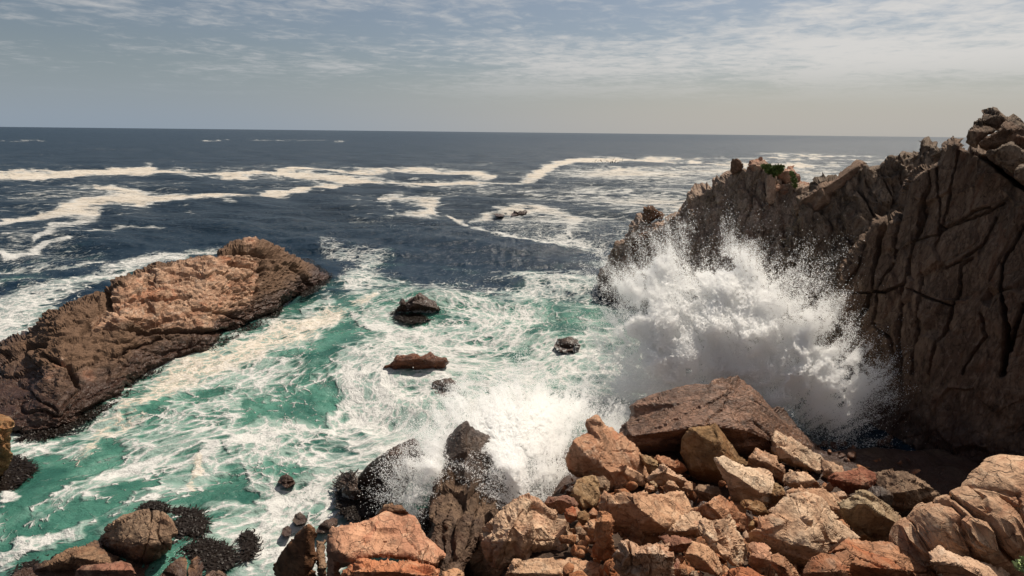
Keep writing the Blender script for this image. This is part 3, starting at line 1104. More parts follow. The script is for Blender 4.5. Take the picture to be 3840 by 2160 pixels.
relief('rock_wall', mid, 34, M_CLIFF, sp=6.0, Yfun=Ymid, thick=6, edge=0.03, parent=cliff,
       dispfun=lambda P, V: bed_disp(P, (0.62, -0.78), 1.2, 2.6, 0.55, 0.6, 4.0, 0.20) + rock_disp(P * np.array([1.3, 1.3, .9]), 3.0, 4, 1.0))
slab = KW([(1498, 905), (1500, 880), (1560, 800), (1620, 730), (1690, 650), (1700, 615), (1745, 600), (1800, 590), (1850, 560), (1862, 480), (1880, 400), (1905, 350), (1960, 310), (2020, 290),
           (2040, 275), (2040, 220), (2070, 190), (2140, 155), (2190, 175), (2210, 215), (2260, 215), (2330, 215), (2440, 250), (2521, 270), (2800, 330), (3600, 450), (3600, 2300), (1900, 2300), (1700, 1950),
           (1590, 1760), (1560, 1500), (1530, 1270), (1500, 1080)])
Yslab = ytab([3100, 3300, 3500, 3700, 4000, 4700], [480, 800, 1200, 1600, 2000],
             [[33, 31, 28.5, 26.4, 24, 20], [32, 30, 27.3, 25, 22.4, 18.5], [30.5, 28, 25, 23, 20.8, 17.4], [28.6, 26, 23.3, 21.8, 20, 17], [27, 24, 21.8, 20.8, 19.4, 16.8]])
def slab_disp(P, V):
    d = bed_disp(P, (0.55, -0.83), 2.6, 7.0, 0.22, 0.16, 2.0, 0.03, 0.30, .3)
    d += .10 * fbm(P / 2.5, 3) + rock_disp(P * np.array([1.2, 1.2, .7]), 3.6, 7, .95)
    # the long open joints seen on the near wall, traced as lines and cut into it
    x, y = V[:, 0], V[:, 1]
    wob = 5 * perlin(np.stack([x / 70, y / 70, x * 0], 1)) + 3.5 * perlin(np.stack([x / 22, y / 22, x * 0], 1))
    J = [([(1990, 330), (2000, 430), (1965, 530), (1960, 600), (1925, 700), (1905, 800), (1880, 950), (1850, 1100), (1835, 1250), (1815, 1449)], [4, 5, 14, 10, 6, 7, 6, 9, 8, 11], .9),
         ([(2165, 215), (2140, 330), (2115, 480), (2085, 620), (2060, 720), (2040, 760)], [3, 4, 3, 3, 3, 1], .5),
         ([(2040, 330), (2050, 480), (2060, 600), (2055, 700)], [3, 3, 2, 2], .35),
         ([(1850, 560), (1830, 640), (1800, 780), (1800, 820)], [6, 5, 3, 2], .6),
         ([(1790, 600), (1750, 680), (1720, 790), (1700, 900), (1690, 980)], [7, 9, 7, 6, 3], .8),
         ([(1690, 640), (1640, 750), (1620, 860), (1560, 960), (1530, 1020)], [3, 4, 6, 5, 3], .6),
         ([(1880, 960), (1760, 1010), (1690, 1000), (1640, 1100), (1600, 1230), (1580, 1280)], [2, 4, 4, 8, 12, 8], .8),
         ([(2230, 820), (2170, 860), (2160, 950), (2120, 1080), (2090, 1150), (2000, 1449)], [2, 3, 4, 5, 5, 3], .6),
         ([(2400, 520), (2300, 580), (2130, 640), (2060, 690)], [2, 4, 4, 2], .5),
         ([(2360, 600), (2290, 740), (2180, 830), (2090, 880)], [3, 4, 3, 1], .45),
         ([(1700, 1180), (1790, 1260), (1780, 1449)], [3, 5, 6], .6),
         ([(2521, 640), (2460, 760), (2400, 860), (2400, 1000), (2430, 1200), (2400, 1449)], [4, 8, 4, 6, 14, 16], 1.0),
         ([(2270, 1120), (2300, 1250), (2230, 1350), (2190, 1449)], [3, 5, 5, 4], .6),
         ([(2440, 1320), (2480, 1180), (2521, 1080)], [10, 12, 10], .9),
         ([(1900, 740), (2000, 700), (2060, 700)], [2, 2, 2], .25),
         ([(2060, 640), (2090, 660), (2240, 570), (2330, 540)], [2, 4, 4, 2], .4),
         ([(1790, 850), (1740, 960), (1720, 1080), (1690, 1180)], [2, 3, 4, 2], .45),
         ([(1960, 900), (1950, 1050), (1925, 1200), (1900, 1449)], [2, 3, 4, 4], .45),
         ([(2120, 1080), (2000, 1040), (1900, 990)], [2, 3, 2], .3),
         ([(2185, 180), (2230, 235), (2300, 280), (2370, 330), (2440, 395), (2521, 450), (2700, 560)], [3, 7, 8, 8, 9, 10, 10], 1.2),
         ([(1500, 1010), (1560, 1010), (1680, 1010)], [3, 4, 2], .3)]
    K = crop(2100, 400, .6902)
    for pts, w, dep in J:
        pp = K(pts)
        best = np.full(len(x), 9.0)
        for i in range(len(pp) - 1):
            ax, ay = pp[i]
            bx, by = pp[i + 1]
            vx, vy = bx - ax, by - ay
            t = np.clip(((x + wob - ax) * vx + (y - ay) * vy) / (vx * vx + vy * vy), 0, 1)
            dd = np.hypot(x + wob - ax - t * vx, y - ay - t * vy)
            ww = (w[i] + (w[i + 1] - w[i]) * t) * .69 * .85 + 1.8
            best = np.minimum(best, dd / ww)
        best = best * (1 + .45 * perlin(np.stack([x / 33, y / 33, x * 0 + len(pts)], 1)))
        d -= dep * 1.25 * np.exp(-np.abs(best) ** 3.5)
    # scalier rock low on the wall
    d += 0.25 * sstep(V[:, 1], 1250, 1600) * (ridged(P / 1.6, 4) - 1) * 0.5
    return d


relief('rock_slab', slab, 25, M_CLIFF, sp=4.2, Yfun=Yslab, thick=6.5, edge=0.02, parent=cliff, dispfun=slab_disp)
print('cliff', round(time.time() - T0, 1))


def crock(poly, Y0, mat, hinges=(), label=None, rough=1.0, sp=5, name='cliff_boulder', **kw):
    kw.setdefault('facet', .3)
    kw.setdefault('edge', .08)
    sp = min(sp, 3.6)
    rough *= 1.3
    return relief(name, poly, Y0, mat, hinges, sp=sp, rough=rough, label=label, **kw)


# blocks lying on the cliff
crock(KC([(1870, 200), (1890, 170), (1910, 95), (1960, 85), (2030, 70), (2110, 130), (2200, 170), (2341, 240), (2420, 290), (2400, 340), (2200, 250), (2130, 270), (2030, 300), (1900, 260), (1825, 235)]),
      25.5, M_CLIFF, [(KC([(1860, 230), (2040, 150), (2350, 300)]), 1.6, .1)], 'highest dark block on top of the cliff at the right edge', name='summit_block')
crock(KC([(1715, 370), (1720, 340), (1750, 290), (1830, 230), (1960, 250), (2040, 300), (1940, 370), (1870, 440), (1850, 490), (1780, 460), (1725, 410)]),
      25.0, M_CLIFF, [(KC([(1720, 300), (1900, 330), (2040, 310)]), 1.3, .1), (KC([(1840, 230), (1840, 480)]), .1, .8)], 'lumpy block jutting left below the highest block of the cliff', name='summit_block')
crock(KC([(1850, 440), (1930, 370), (2050, 300), (2130, 220), (2200, 210), (2341, 310), (2450, 400), (2420, 500), (2200, 440), (1970, 520), (1880, 470)]),
      24.3, M_CLIFF, [(KC([(1860, 420), (2120, 260), (2400, 400)]), 1.5, .1)], 'wide tilted block under the highest block, bright along its upper edge', name='summit_block')
crock(KC([(1970, 520), (2080, 470), (2200, 430), (2341, 500), (2450, 560), (2440, 640), (2220, 750), (2050, 620)]),
      23.6, M_CLIFF, [(KC([(1970, 500), (2200, 450), (2341, 520), (2440, 600)]), 1.4, .1)], 'flat-faced block wedged above the long diagonal joint of the cliff', name='summit_block')
crock(KC([(2230, 720), (2341, 640), (2450, 600), (2480, 850), (2341, 860), (2240, 780)]),
      22.8, M_CLIFF, [(KC([(2230, 720), (2450, 680)]), 1.2, .2)], 'rounded block at the right edge below the other summit blocks', name='summit_block')
crock(KC([(-60, 1120), (0, 1020), (150, 920), (300, 830), (380, 780), (480, 690), (540, 630), (590, 595), (640, 610), (700, 650), (680, 740), (600, 800), (490, 890), (330, 1020), (200, 1120), (60, 1180), (-40, 1190)]),
      35.5, M_CLIFFBRN, [(KC([(-60, 1060), (150, 930), (400, 800), (700, 640)]), 2.2, -.05)], 'long rusty slab leaning on the middle of the cliff', name='leaning_slab', rough=.6)
crock(KC([(85, 860), (130, 830), (190, 800), (260, 800), (290, 770), (330, 765), (390, 785), (370, 830), (230, 880), (100, 950)]),
      38, M_CLIFF, [(KC([(90, 850), (380, 780)]), 1.2, .1)], 'dark wedge of rock behind the left end of the leaning slab', name='cliff_boulder')
crock(KS([(1432, 225), (1438, 180), (1440, 130), (1470, 95), (1490, 100), (1515, 86), (1550, 110), (1590, 170), (1570, 215), (1480, 250)]),
      43.5, M_CLIFFBRN, [(KS([(1510, 90), (1500, 250)]), .1, .9)], 'small horn-shaped rock on the crest of the far spur', name='crest_rock', sp=4)
crock(KS([(1605, 225), (1640, 110), (1690, 100), (1750, 88), (1800, 100), (1830, 150), (1790, 200), (1700, 240), (1640, 260)]),
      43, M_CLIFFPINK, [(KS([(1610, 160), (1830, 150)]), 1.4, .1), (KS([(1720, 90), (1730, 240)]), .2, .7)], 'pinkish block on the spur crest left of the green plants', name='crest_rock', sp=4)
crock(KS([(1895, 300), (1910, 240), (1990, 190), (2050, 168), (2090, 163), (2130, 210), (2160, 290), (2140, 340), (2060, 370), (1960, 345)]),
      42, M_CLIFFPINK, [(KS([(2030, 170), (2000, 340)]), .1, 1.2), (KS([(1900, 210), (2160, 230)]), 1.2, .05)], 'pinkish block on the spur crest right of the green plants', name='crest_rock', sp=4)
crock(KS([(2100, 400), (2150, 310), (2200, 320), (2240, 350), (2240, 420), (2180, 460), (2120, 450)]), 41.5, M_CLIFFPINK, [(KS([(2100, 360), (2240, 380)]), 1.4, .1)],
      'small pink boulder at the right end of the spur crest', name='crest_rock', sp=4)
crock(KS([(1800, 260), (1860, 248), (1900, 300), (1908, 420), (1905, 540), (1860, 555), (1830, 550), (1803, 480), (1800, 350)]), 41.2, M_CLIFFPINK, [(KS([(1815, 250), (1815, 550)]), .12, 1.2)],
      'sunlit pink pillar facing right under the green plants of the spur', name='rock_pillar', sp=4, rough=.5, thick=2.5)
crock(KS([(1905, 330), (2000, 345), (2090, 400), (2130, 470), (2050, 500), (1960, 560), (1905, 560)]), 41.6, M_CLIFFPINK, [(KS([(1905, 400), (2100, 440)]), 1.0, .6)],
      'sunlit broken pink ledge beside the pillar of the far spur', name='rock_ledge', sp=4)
crock(KS([(545, 650), (560, 610), (580, 570), (620, 538), (640, 560), (655, 545), (690, 600), (740, 620), (770, 655), (750, 690), (690, 700), (640, 760), (600, 780), (580, 740)]),
      48.3, M_CLIFFBRN, [(KS([(640, 540), (630, 780)]), .7, .2)], 'spiky brown pinnacle near the seaward end of the spur', name='pinnacle', sp=4, rough=1.5)
crock(KS([(440, 1040), (460, 950), (500, 880), (570, 830), (620, 825), (625, 900), (570, 960), (510, 1040), (470, 1080)]),
      46.5, M_CLIFFBRN, [(KS([(560, 830), (500, 1060)]), .5, .3)], 'brown knob sticking out of the spur just above the spray', name='knobbly_rock', sp=4, rough=1.3)

# ------------------------------------------------------------------ island rock on the left
isle = KI([(-260, 900), (-120, 820), (0, 765), (50, 735), (100, 712), (150, 700), (190, 690), (215, 660), (230, 635), (265, 600), (300, 550), (350, 520), (420, 500), (490, 470), (560, 450), (640, 430), (700, 422),
           (730, 400), (760, 380), (780, 350), (810, 330), (870, 305), (930, 290), (960, 265), (1000, 240), (1020, 220), (1060, 210), (1150, 203), (1240, 200), (1320, 182), (1390, 172), (1440, 150),
           (1500, 115), (1550, 85), (1600, 68), (1650, 60), (1700, 60), (1750, 72), (1800, 88), (1850, 108), (1900, 120), (1940, 145), (1980, 170), (2040, 195), (2100, 225), (2160, 270), (2200, 300), (2260, 318),
           (2240, 345), (2190, 385), (2150, 410), (2050, 455), (1960, 490), (1925, 510), (1910, 560), (1830, 600), (1750, 630), (1650, 670), (1580, 700), (1500, 770), (1400, 860), (1300, 885), (1200, 915), (1100, 960),
           (1000, 990), (930, 1030), (870, 1070), (885, 1110), (800, 1170), (700, 1215), (600, 1275), (500, 1330), (400, 1385), (300, 1410), (200, 1430), (80, 1400), (-60, 1400), (-260, 1420)])


def isle_Y(x, y):
    # visible water edge -> crest, rising as a whaleback
    pts = KI([(-260, 1400), (80, 1400), (400, 1385), (700, 1215), (885, 1110), (1000, 990), (1200, 915), (1400, 860), (1580, 700), (1750, 630), (1910, 560), (2050, 455), (2190, 385), (2260, 318)])
    top = KI([(-260, 900), (0, 765), (190, 690), (300, 550), (420, 500), (700, 422), (810, 330), (930, 290), (1060, 210), (1240, 200), (1390, 172), (1500, 115), (1600, 68), (1700, 60), (1800, 88), (1900, 120), (1980, 170), (2100, 225), (2200, 300), (2260, 318)])
    yb = np.interp(x, [p[0] for p in pts], [p[1] for p in pts])
    yt = np.interp(x, [p[0] for p in top], [p[1] for p in top])
    Yb = sea(x, yb, 0.0)[:, 1]
    dY = np.interp(x, [-150, 200, 500, 800, 1050, 1250], [8.5, 8.5, 8.0, 7.0, 4.5, 0.5])
    s = np.clip((yb - y) / np.maximum(yb - yt, 1), -0.3, 1.1)
    prof = np.where(s > 0, s ** 1.55, s * 0.5)
    return Yb + dY * prof


def isle_disp(P, V):
    x, y = V[:, 0], V[:, 1]
    Q = P * np.array([.75, .9, 1.6])
    d = 0.19 * fbm(Q / 2.8 + 3, 5, .55)
    for k_, (a_, b_, c_, dp) in enumerate(((.16, .22, 1.3, .15), (.30, .35, .55, .10))):
        pl = perlin(P * np.array([a_, b_, c_]) + 7 * k_)
        d -= dp * np.exp(-(np.abs(pl) / .03) ** 2)
        d += .03 * np.sign(pl) * sstep(np.abs(pl), 0, .08)
    w = np.stack([perlin(Q + 5), perlin(Q + 15), perlin(Q + 25)], 1)
    f1, f2, idx, cen = worley(Q * np.array([.6, .8, 1.5]) / 2.3 + .3 * w)
    d += .26 * (_rv[idx][:, 0] - .5) * sstep(f2 - f1, 0, .15) - .18 * np.exp(-((f2 - f1) / .06) ** 2)
    f1, f2, idx, cen = worley(Q / .75 + .5 * w)
    d += .08 * (_rv[idx][:, 0] - .5) * sstep(f2 - f1, 0, .15) - .05 * np.exp(-((f2 - f1) / .10) ** 2)
    # pitted weathering on the dry crest
    pit = sstep(perlin(Q * 2.3 + 40), .12, .45)
    d -= 0.11 * pit * sstep(P[:, 2], 1.0, 2.2)
    d += 0.05 * ridged(Q * 2.1, 3)
    # main joints
    wob = 12 * perlin(np.stack([x / 40, y / 40, x * 0], 1))
    for pts, w_, dep in ((KI([(720, 440), (720, 520), (650, 620), (560, 700)]), 9, .55), (KI([(600, 680), (800, 670), (1000, 690), (1250, 690), (1540, 700)]), 7, .5),
                         (KI([(1790, 190), (1770, 300), (1740, 430), (1700, 560)]), 4, .3), (KI([(1430, 160), (1600, 150), (1760, 145), (1880, 165)]), 11, .55),
                         (KI([(1540, 240), (1650, 260), (1790, 265)]), 7, .4), (KI([(740, 480), (900, 470), (1100, 480), (1300, 450)]), 5, .3),
                         (KI([(760, 860), (900, 800), (1100, 740)]), 4, .3), (KI([(0, 900), (150, 820), (300, 780)]), 9, .4), (KI([(300, 860), (480, 930), (520, 1060)]), 8, .35),
                         (KI([(850, 590), (1000, 640), (1150, 600)]), 6, .3), (KI([(1300, 530), (1500, 560), (1650, 620)]), 5, .25), (KI([(2000, 250), (2060, 330), (2100, 380)]), 7, .35)):
        dd = edist(pts, x + wob, y + wob * .5, closed=False)
        d -= 1.7 * dep * np.exp(-(dd / w_) ** 2)
    # cap slab throwing the shadow near the peak
    cap = KI([(1430, 170), (1600, 60), (1700, 50), (1900, 110), (1880, 160), (1700, 130), (1560, 140)])
    d += 0.10 * np.where(inside(cap, x, y), sstep(edist(cap, x, y), 0, 16), 0)
    return d


def isle_tone(x, y):
    a = KI([(560, 690), (640, 560), (760, 400), (960, 270), (1300, 190), (1640, 150), (1790, 190), (1770, 420), (1720, 600), (1560, 690), (1200, 690), (900, 640), (700, 690)])
    d = edist(a, x, y) * np.where(inside(a, x, y), 1, -1)
    v = sstep(d, -25, 45)
    for cx, cy, r in ((400, 900, 55), (600, 980, 60), (330, 1000, 60), (1700, 90, 60), (620, 1000, 50)):
        c = KI([(cx, cy)])[0]
        v = np.maximum(v, .75 * np.exp(-(((x - c[0]) ** 2 + (y - c[1]) ** 2) / (r * .6) ** 2)))
    return v


relief('island_rock', isle, 40, M_ISLE, sp=5.0, Yfun=isle_Y, thick=6, edge=0.05, dispfun=isle_disp, cat='rock island', tonefun=isle_tone,
       label='long whale-backed tan rock island on the left, dark and wet along its waterline')
print('isle', round(time.time() - T0, 1))

# ------------------------------------------------------------------ boulders
def B(poly, mat, label, hinges=None, dY=0.0, Y0=None, name='boulder', k=(1.15, 0.0), rough=1.0, **kw):
    kw.setdefault('facet', .42)
    kw.setdefault('edge', .10)
    kw.setdefault('zmin', .22)
    kw.setdefault('Yfun', None)
    if Y0 is None:      # packed shoulder to shoulder
        mx, my = sum(p[0] for p in poly) / len(poly), sum(p[1] for p in poly) / len(poly)
        poly = [(mx + (p[0] - mx) * 1.11, my + (p[1] - my) * 1.10) for p in poly]
    xs = [p[0] for p in poly]
    ys = [p[1] for p in poly]
    cx = .5 * (min(xs) + max(xs))
    ly = min(ys) + .72 * (max(ys) - min(ys))
    if Y0 is None:
        Y0 = Yg(cx, ly) + dY
    if hinges is None:
        g = random.Random(int(cx * 13 + ly))
        yc = min(ys) + g.uniform(.45, .62) * (max(ys) - min(ys))
        sl = g.uniform(-.25, .35) * (max(xs) - min(xs)) * .5
        hinges = [([(min(xs), yc - sl), (max(xs), yc + sl)], k[0], k[1]),
                  ([(cx + g.uniform(-.2, .2) * (max(xs) - min(xs)), min(ys)), (cx + g.uniform(-.2, .2) * (max(xs) - min(xs)), max(ys))], .25, .55)]
    hinges = [(h[0], h[1] * 1.05, h[2] + (.32 if i == 0 else 0)) for i, h in enumerate(hinges)]
    area = (max(xs) - min(xs)) * (max(ys) - min(ys))
    sp = 4.6 if area > 20000 else (4.0 if area > 6000 else 3.4)
    return relief(name, poly, Y0, mat, hinges, sp=sp, label=label, rough=rough, **kw)


B(K1([(310, 155), (345, 170), (380, 200), (440, 260), (500, 320), (610, 400), (650, 450), (690, 500), (700, 560), (720, 620), (700, 770), (560, 765), (400, 740), (340, 640), (210, 625), (150, 580), (110, 540), (95, 480), (115, 400), (130, 350), (150, 320), (250, 220)]),
  M_PINK, 'pointed pink and rust boulder at the foot of the spray, beside the wet boulder',
  [(K1([(100, 330), (200, 430), (310, 490), (370, 560), (450, 610), (560, 620), (720, 700)]), 1.15, .05), (K1([(310, 150), (345, 420)]), .35, .15)], k=(1, .1), dY=-.4, cuts=[(K1([(320, 200), (350, 330), (345, 430), (450, 405), (610, 425)]), 4, .12), (K1([(600, 500), (660, 600), (695, 740)]), 4, .14), (K1([(150, 320), (250, 350)]), 3, .08), (K1([(320, 490), (430, 440)]), 3, .06)])
B(K0([(395, 520), (400, 440), (430, 390), (480, 350), (520, 315), (560, 290), (600, 268), (640, 250), (690, 225), (740, 205), (800, 185), (860, 160), (930, 145), (990, 150), (1030, 125), (1100, 110), (1150, 107), (1210, 125), (1290, 140), (1350, 190), (1410, 260),
      (1500, 350), (1600, 450), (1700, 540), (1800, 625), (1790, 720), (1500, 760), (1300, 740), (1100, 740), (850, 640), (700, 645), (560, 640), (520, 620), (450, 570)]),
  M_WET, 'huge dark wet boulder rising against the spray, shiny on its right shoulder',
  [(K0([(400, 520), (700, 480), (1000, 430), (1300, 480), (1800, 700)]), 1.25, .5), (K0([(1110, 100), (1230, 560)]), .3, .1)], Y0=21.2, rough=.9, name='wet_boulder', facet=.4, grain=(.7, 1, 1.4), cuts=[(K0([(560, 470), (700, 440), (850, 370), (1000, 290), (1180, 200)]), 4, .16), (K0([(560, 300), (640, 290), (700, 240), (740, 215)]), 4, .18), (K0([(980, 430), (1100, 330), (1130, 200), (1190, 150)]), 5, .16), (K0([(1180, 430), (1300, 400), (1450, 520)]), 5, .2), (K0([(500, 400), (620, 380), (760, 300)]), 3, .1), (K0([(700, 560), (850, 520), (1000, 450)]), 3, .1), (K0([(1250, 140), (1280, 260), (1400, 330)]), 5, .18)])
B(K1([(1015, 440), (1025, 380), (1030, 330), (1090, 250), (1180, 235), (1280, 220), (1340, 290), (1380, 340), (1420, 400), (1480, 470), (1545, 530), (1530, 550), (1400, 560), (1370, 640), (1250, 690), (1160, 680), (1110, 620), (1070, 560)]),
  M_OLIVE, 'squared olive-brown block leaning in front of the big wet boulder',
  [(K1([(1275, 215), (1370, 500)]), .9, .12), (K1([(1020, 560), (1380, 590)]), .55, .5)], rough=.5, dY=-.3)
B(K1([(1300, 490), (1370, 480), (1440, 520), (1560, 560), (1640, 575), (1700, 590), (1730, 620), (1745, 680), (1760, 720), (1800, 740), (1810, 800), (1760, 850), (1640, 830), (1520, 825), (1420, 810), (1390, 680), (1340, 580)]),
  M_PALE, 'pale wedge-shaped boulder with a bright flat top, below the squared olive block',
  [(K1([(1290, 500), (1380, 590), (1480, 640), (1560, 700), (1640, 760), (1740, 770), (1810, 790)]), 1.35, -.02)], rough=.6, dY=-.6)
B(K1([(1770, 310), (1785, 265), (1800, 250), (1850, 290), (1920, 340), (2000, 380), (2090, 430), (2130, 450), (2165, 500), (2160, 530), (2110, 590), (2080, 580), (2000, 565), (1850, 515), (1790, 460), (1755, 420), (1758, 360)]),
  M_PALE, 'long pale wedge lying on the right flank of the big wet boulder',
  [(K1([(1750, 330), (1820, 390), (1880, 440), (1980, 500), (2070, 560), (2170, 600)]), 1.3, -.02)], dY=-.2)
B(K1([(1560, 490), (1590, 440), (1620, 400), (1700, 420), (1780, 470), (1780, 500), (1840, 540), (1850, 620), (1840, 675), (1760, 650), (1690, 610), (1620, 590), (1560, 545)]),
  M_PINK, 'knobbly orange-pink boulder between the pale wedge and the long pale wedge', [(K1([(1560, 480), (1700, 510), (1850, 600)]), 1.1, .2), (K1([(1740, 420), (1740, 680)]), .3, .5)])
B(K1([(655, 450), (720, 460), (800, 510), (800, 560), (760, 610), (730, 600), (700, 540)]), M_OLIVE, 'small brown stone tucked behind the pointed pink boulder')
B(K1([(790, 490), (800, 468), (850, 465), (940, 490), (1010, 530), (1042, 575), (980, 605), (920, 590), (880, 540), (800, 515)]), M_PINK, 'lumpy stone in the shade under the big wet boulder')
B(K1([(730, 660), (770, 600), (800, 560), (850, 530), (900, 560), (950, 610), (1040, 660), (1035, 745), (960, 715), (880, 700), (800, 690)]), M_PINK, 'dark-fronted ridged stone between the pointed and the squared boulder',
  [(K1([(730, 620), (850, 590), (1040, 670)]), 1.3, -.1)])
B(K1([(860, 745), (890, 658), (940, 680), (990, 740), (950, 768), (880, 768)]), M_TAN, 'small pyramid-shaped stone above the long flat-topped boulder')
B(K1([(1040, 670), (1085, 680), (1092, 775), (1060, 772), (1010, 735)]), M_TAN, 'narrow upright stone left of the squared olive block base')
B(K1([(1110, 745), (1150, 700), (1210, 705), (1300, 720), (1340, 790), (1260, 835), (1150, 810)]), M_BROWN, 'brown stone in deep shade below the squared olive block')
B(K1([(700, 740), (705, 712), (760, 700), (780, 740), (740, 760)]), M_TAN, 'pale pebble at the foot of the pointed pink boulder')
B(K1([(740, 680), (770, 665), (800, 700), (800, 740), (770, 750)]), M_OLIVE, 'thin stone leaning on the right foot of the pointed pink boulder')
B(K1([(120, 705), (150, 660), (220, 640), (290, 630), (310, 680), (320, 740), (320, 800), (300, 850), (200, 892), (150, 840), (100, 780)]),
  M_OLIVE, 'pale olive pitted boulder at the water edge below the pointed pink boulder', [(K1([(90, 720), (160, 840), (200, 885)]), 1.1, .1), (K1([(140, 660), (180, 880)]), .3, 1.3)], dY=-.2)
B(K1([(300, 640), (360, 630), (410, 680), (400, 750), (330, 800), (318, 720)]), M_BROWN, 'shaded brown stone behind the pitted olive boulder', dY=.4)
B(K1([(20, 790), (50, 740), (100, 705), (120, 740), (90, 790), (50, 800)]), M_DARKWET, 'black wet stone at the splash line left of the pitted olive boulder', dY=.4)
B(K1([(0, 790), (60, 785), (110, 815), (135, 845), (130, 872), (60, 890), (20, 925), (-70, 930), (-120, 900), (-130, 860), (-80, 800)]), M_RED, 'flat red-brown stone on the edge above the big pale bedrock hump',
  [(K1([(-130, 850), (0, 820), (130, 870)]), 1.1, .05)])
B(K1([(340, 900), (330, 860), (360, 800), (390, 755), (440, 780), (530, 760), (620, 775), (740, 778), (850, 770), (990, 770), (1030, 830), (1052, 900), (960, 990), (850, 1052), (700, 1092), (510, 1105), (450, 1040), (420, 980), (340, 940)]),
  M_TAN, 'long flat-topped tan boulder in the middle of the pile, with a dark undercut front',
  [(K1([(600, 760), (660, 900), (760, 975), (860, 1058)]), 1.2, .0), (K1([(330, 950), (620, 800), (1050, 1250)]), .5, 0), (K1([(600, 700), (640, 1100)]), .1, .35)], rough=.7, dY=-.6, cuts=[(K1([(400, 800), (380, 900), (430, 1000)]), 4, .12), (K1([(540, 780), (640, 880), (700, 960)]), 3, .08), (K1([(620, 980), (640, 1060)]), 3, .08)])
B(K1([(320, 945), (370, 935), (420, 960), (440, 1010), (432, 1120), (442, 1230), (420, 1285), (340, 1300), (262, 1275), (290, 1150), (280, 1060)]),
  M_TAN, 'upright brown pillar-like stone left of the deep black gap', [(K1([(350, 930), (350, 1300)]), .45, .6), (K1([(280, 1000), (440, 1000)]), 1.2, .15)], dY=-.6)
B(K1([(1120, 912), (1200, 855), (1270, 820), (1320, 795), (1360, 820), (1400, 850), (1450, 900), (1540, 960), (1572, 1000), (1530, 1062), (1470, 1082), (1400, 1010), (1280, 985), (1180, 1000)]),
  M_PINK, 'pink boulder in the middle of the pile with its left half in shade', [(K1([(1240, 860), (1440, 1090)]), 1.3, .1)])
B(K1([(850, 1112), (900, 1060), (960, 1010), (990, 960), (1080, 912), (1150, 930), (1182, 1010), (1140, 1080), (1165, 1135), (1080, 1110), (1000, 1125)]),
  M_TAN, 'smooth tan slab under the right end of the long flat-topped boulder', [(K1([(850, 1080), (1000, 1080), (1180, 1060)]), 1.1, .2)], dY=.1)
B(K1([(1145, 1050), (1170, 1010), (1200, 990), (1290, 1000), (1380, 965), (1430, 1030), (1490, 1140), (1522, 1260), (1485, 1372), (1420, 1345), (1340, 1290), (1270, 1230), (1190, 1130)]),
  M_PALE, 'tall pale creviced boulder standing on end near the bottom of the pile', [(K1([(1150, 1080), (1250, 1190), (1320, 1270), (1500, 1400)]), 1.0, .0), (K1([(1340, 980), (1440, 1340)]), .6, .2)], rough=1.2, dY=-.4, cuts=[(K1([(1290, 1010), (1330, 1150), (1400, 1250)]), 5, .2), (K1([(1400, 990), (1440, 1150), (1470, 1300)]), 4, .16), (K1([(1340, 1060), (1385, 1200)]), 4, .14), (K1([(1230, 1020), (1240, 1130)]), 3, .1)])
B(K7([(-34, 1150), (0, 1110), (90, 1040), (130, 1000), (170, 960), (260, 910), (330, 905), (380, 920), (420, 940), (480, 1010), (560, 1100), (610, 1145), (655, 1185), (640, 1205), (560, 1235), (480, 1290), (400, 1325), (250, 1348), (100, 1335), (30, 1290), (-20, 1200)]),
  M_PALE, 'largest pale boulder on the right of the pile, domed with a dark underside',
  [(K7([(-34, 1150), (60, 1185), (140, 1210), (240, 1250), (340, 1250), (440, 1300), (500, 1330), (660, 1300)]), 1.1, -.02), (K7([(300, 900), (330, 1340)]), .30, .35)], dY=-.8, rough=.8, cuts=[(K7([(330, 920), (350, 1010), (330, 1150)]), 3, .06), (K7([(440, 990), (420, 1080), (560, 1160)]), 3, .06), (K7([(360, 1220), (480, 1240), (560, 1230)]), 4, .1), (K7([(120, 1020), (200, 1080), (180, 1170)]), 3, .06)])
B(K1([(1540, 1195), (1600, 1175), (1680, 1185), (1730, 1230), (1742, 1320), (1680, 1372), (1600, 1382), (1552, 1335), (1575, 1250)]), M_ORANGE, 'small bright orange rough-broken rock below the tall creviced boulder')
B(K1([(1745, 1345), (1755, 1290), (1800, 1270), (1880, 1330), (1930, 1390), (1970, 1460), (1960, 1560), (1850, 1560), (1790, 1420)]), M_TAN, 'narrow split boulder near the bottom edge, right of the orange rough-broken rock',
  [(K1([(1740, 1320), (1850, 1380), (1940, 1560)]), 1.1, .1)])
B(K1([(1035, 1300), (1050, 1240), (1100, 1180), (1180, 1190), (1260, 1250), (1310, 1330), (1322, 1410), (1290, 1442), (1180, 1405), (1080, 1350)]),
  M_TAN, 'wedge boulder with a smooth tan top and dark left face near the bottom edge', [(K1([(1040, 1260), (1130, 1280), (1200, 1330), (1300, 1440)]), 1.2, -.02)], rough=.6, dY=-.3)
B(K1([(560, 1190), (640, 1200), (750, 1190), (865, 1180), (875, 1250), (912, 1280), (915, 1449), (900, 1560), (600, 1580), (540, 1480), (480, 1380), (455, 1280), (500, 1230)]),
  M_PINK, 'blocky fractured pinkish-grey boulder at the bottom of the black gap', [(K1([(450, 1250), (650, 1260), (915, 1270)]), 1.2, .15), (K1([(720, 1180), (760, 1560)]), .3, .5)], rough=1.5, dY=-.3, cuts=[(K1([(560, 1200), (580, 1300), (560, 1449)]), 6, .3), (K1([(710, 1240), (760, 1340), (720, 1449)]), 6, .25), (K1([(600, 1350), (740, 1370), (900, 1330)]), 5, .2), (K1([(820, 1190), (840, 1300)]), 4, .15)])
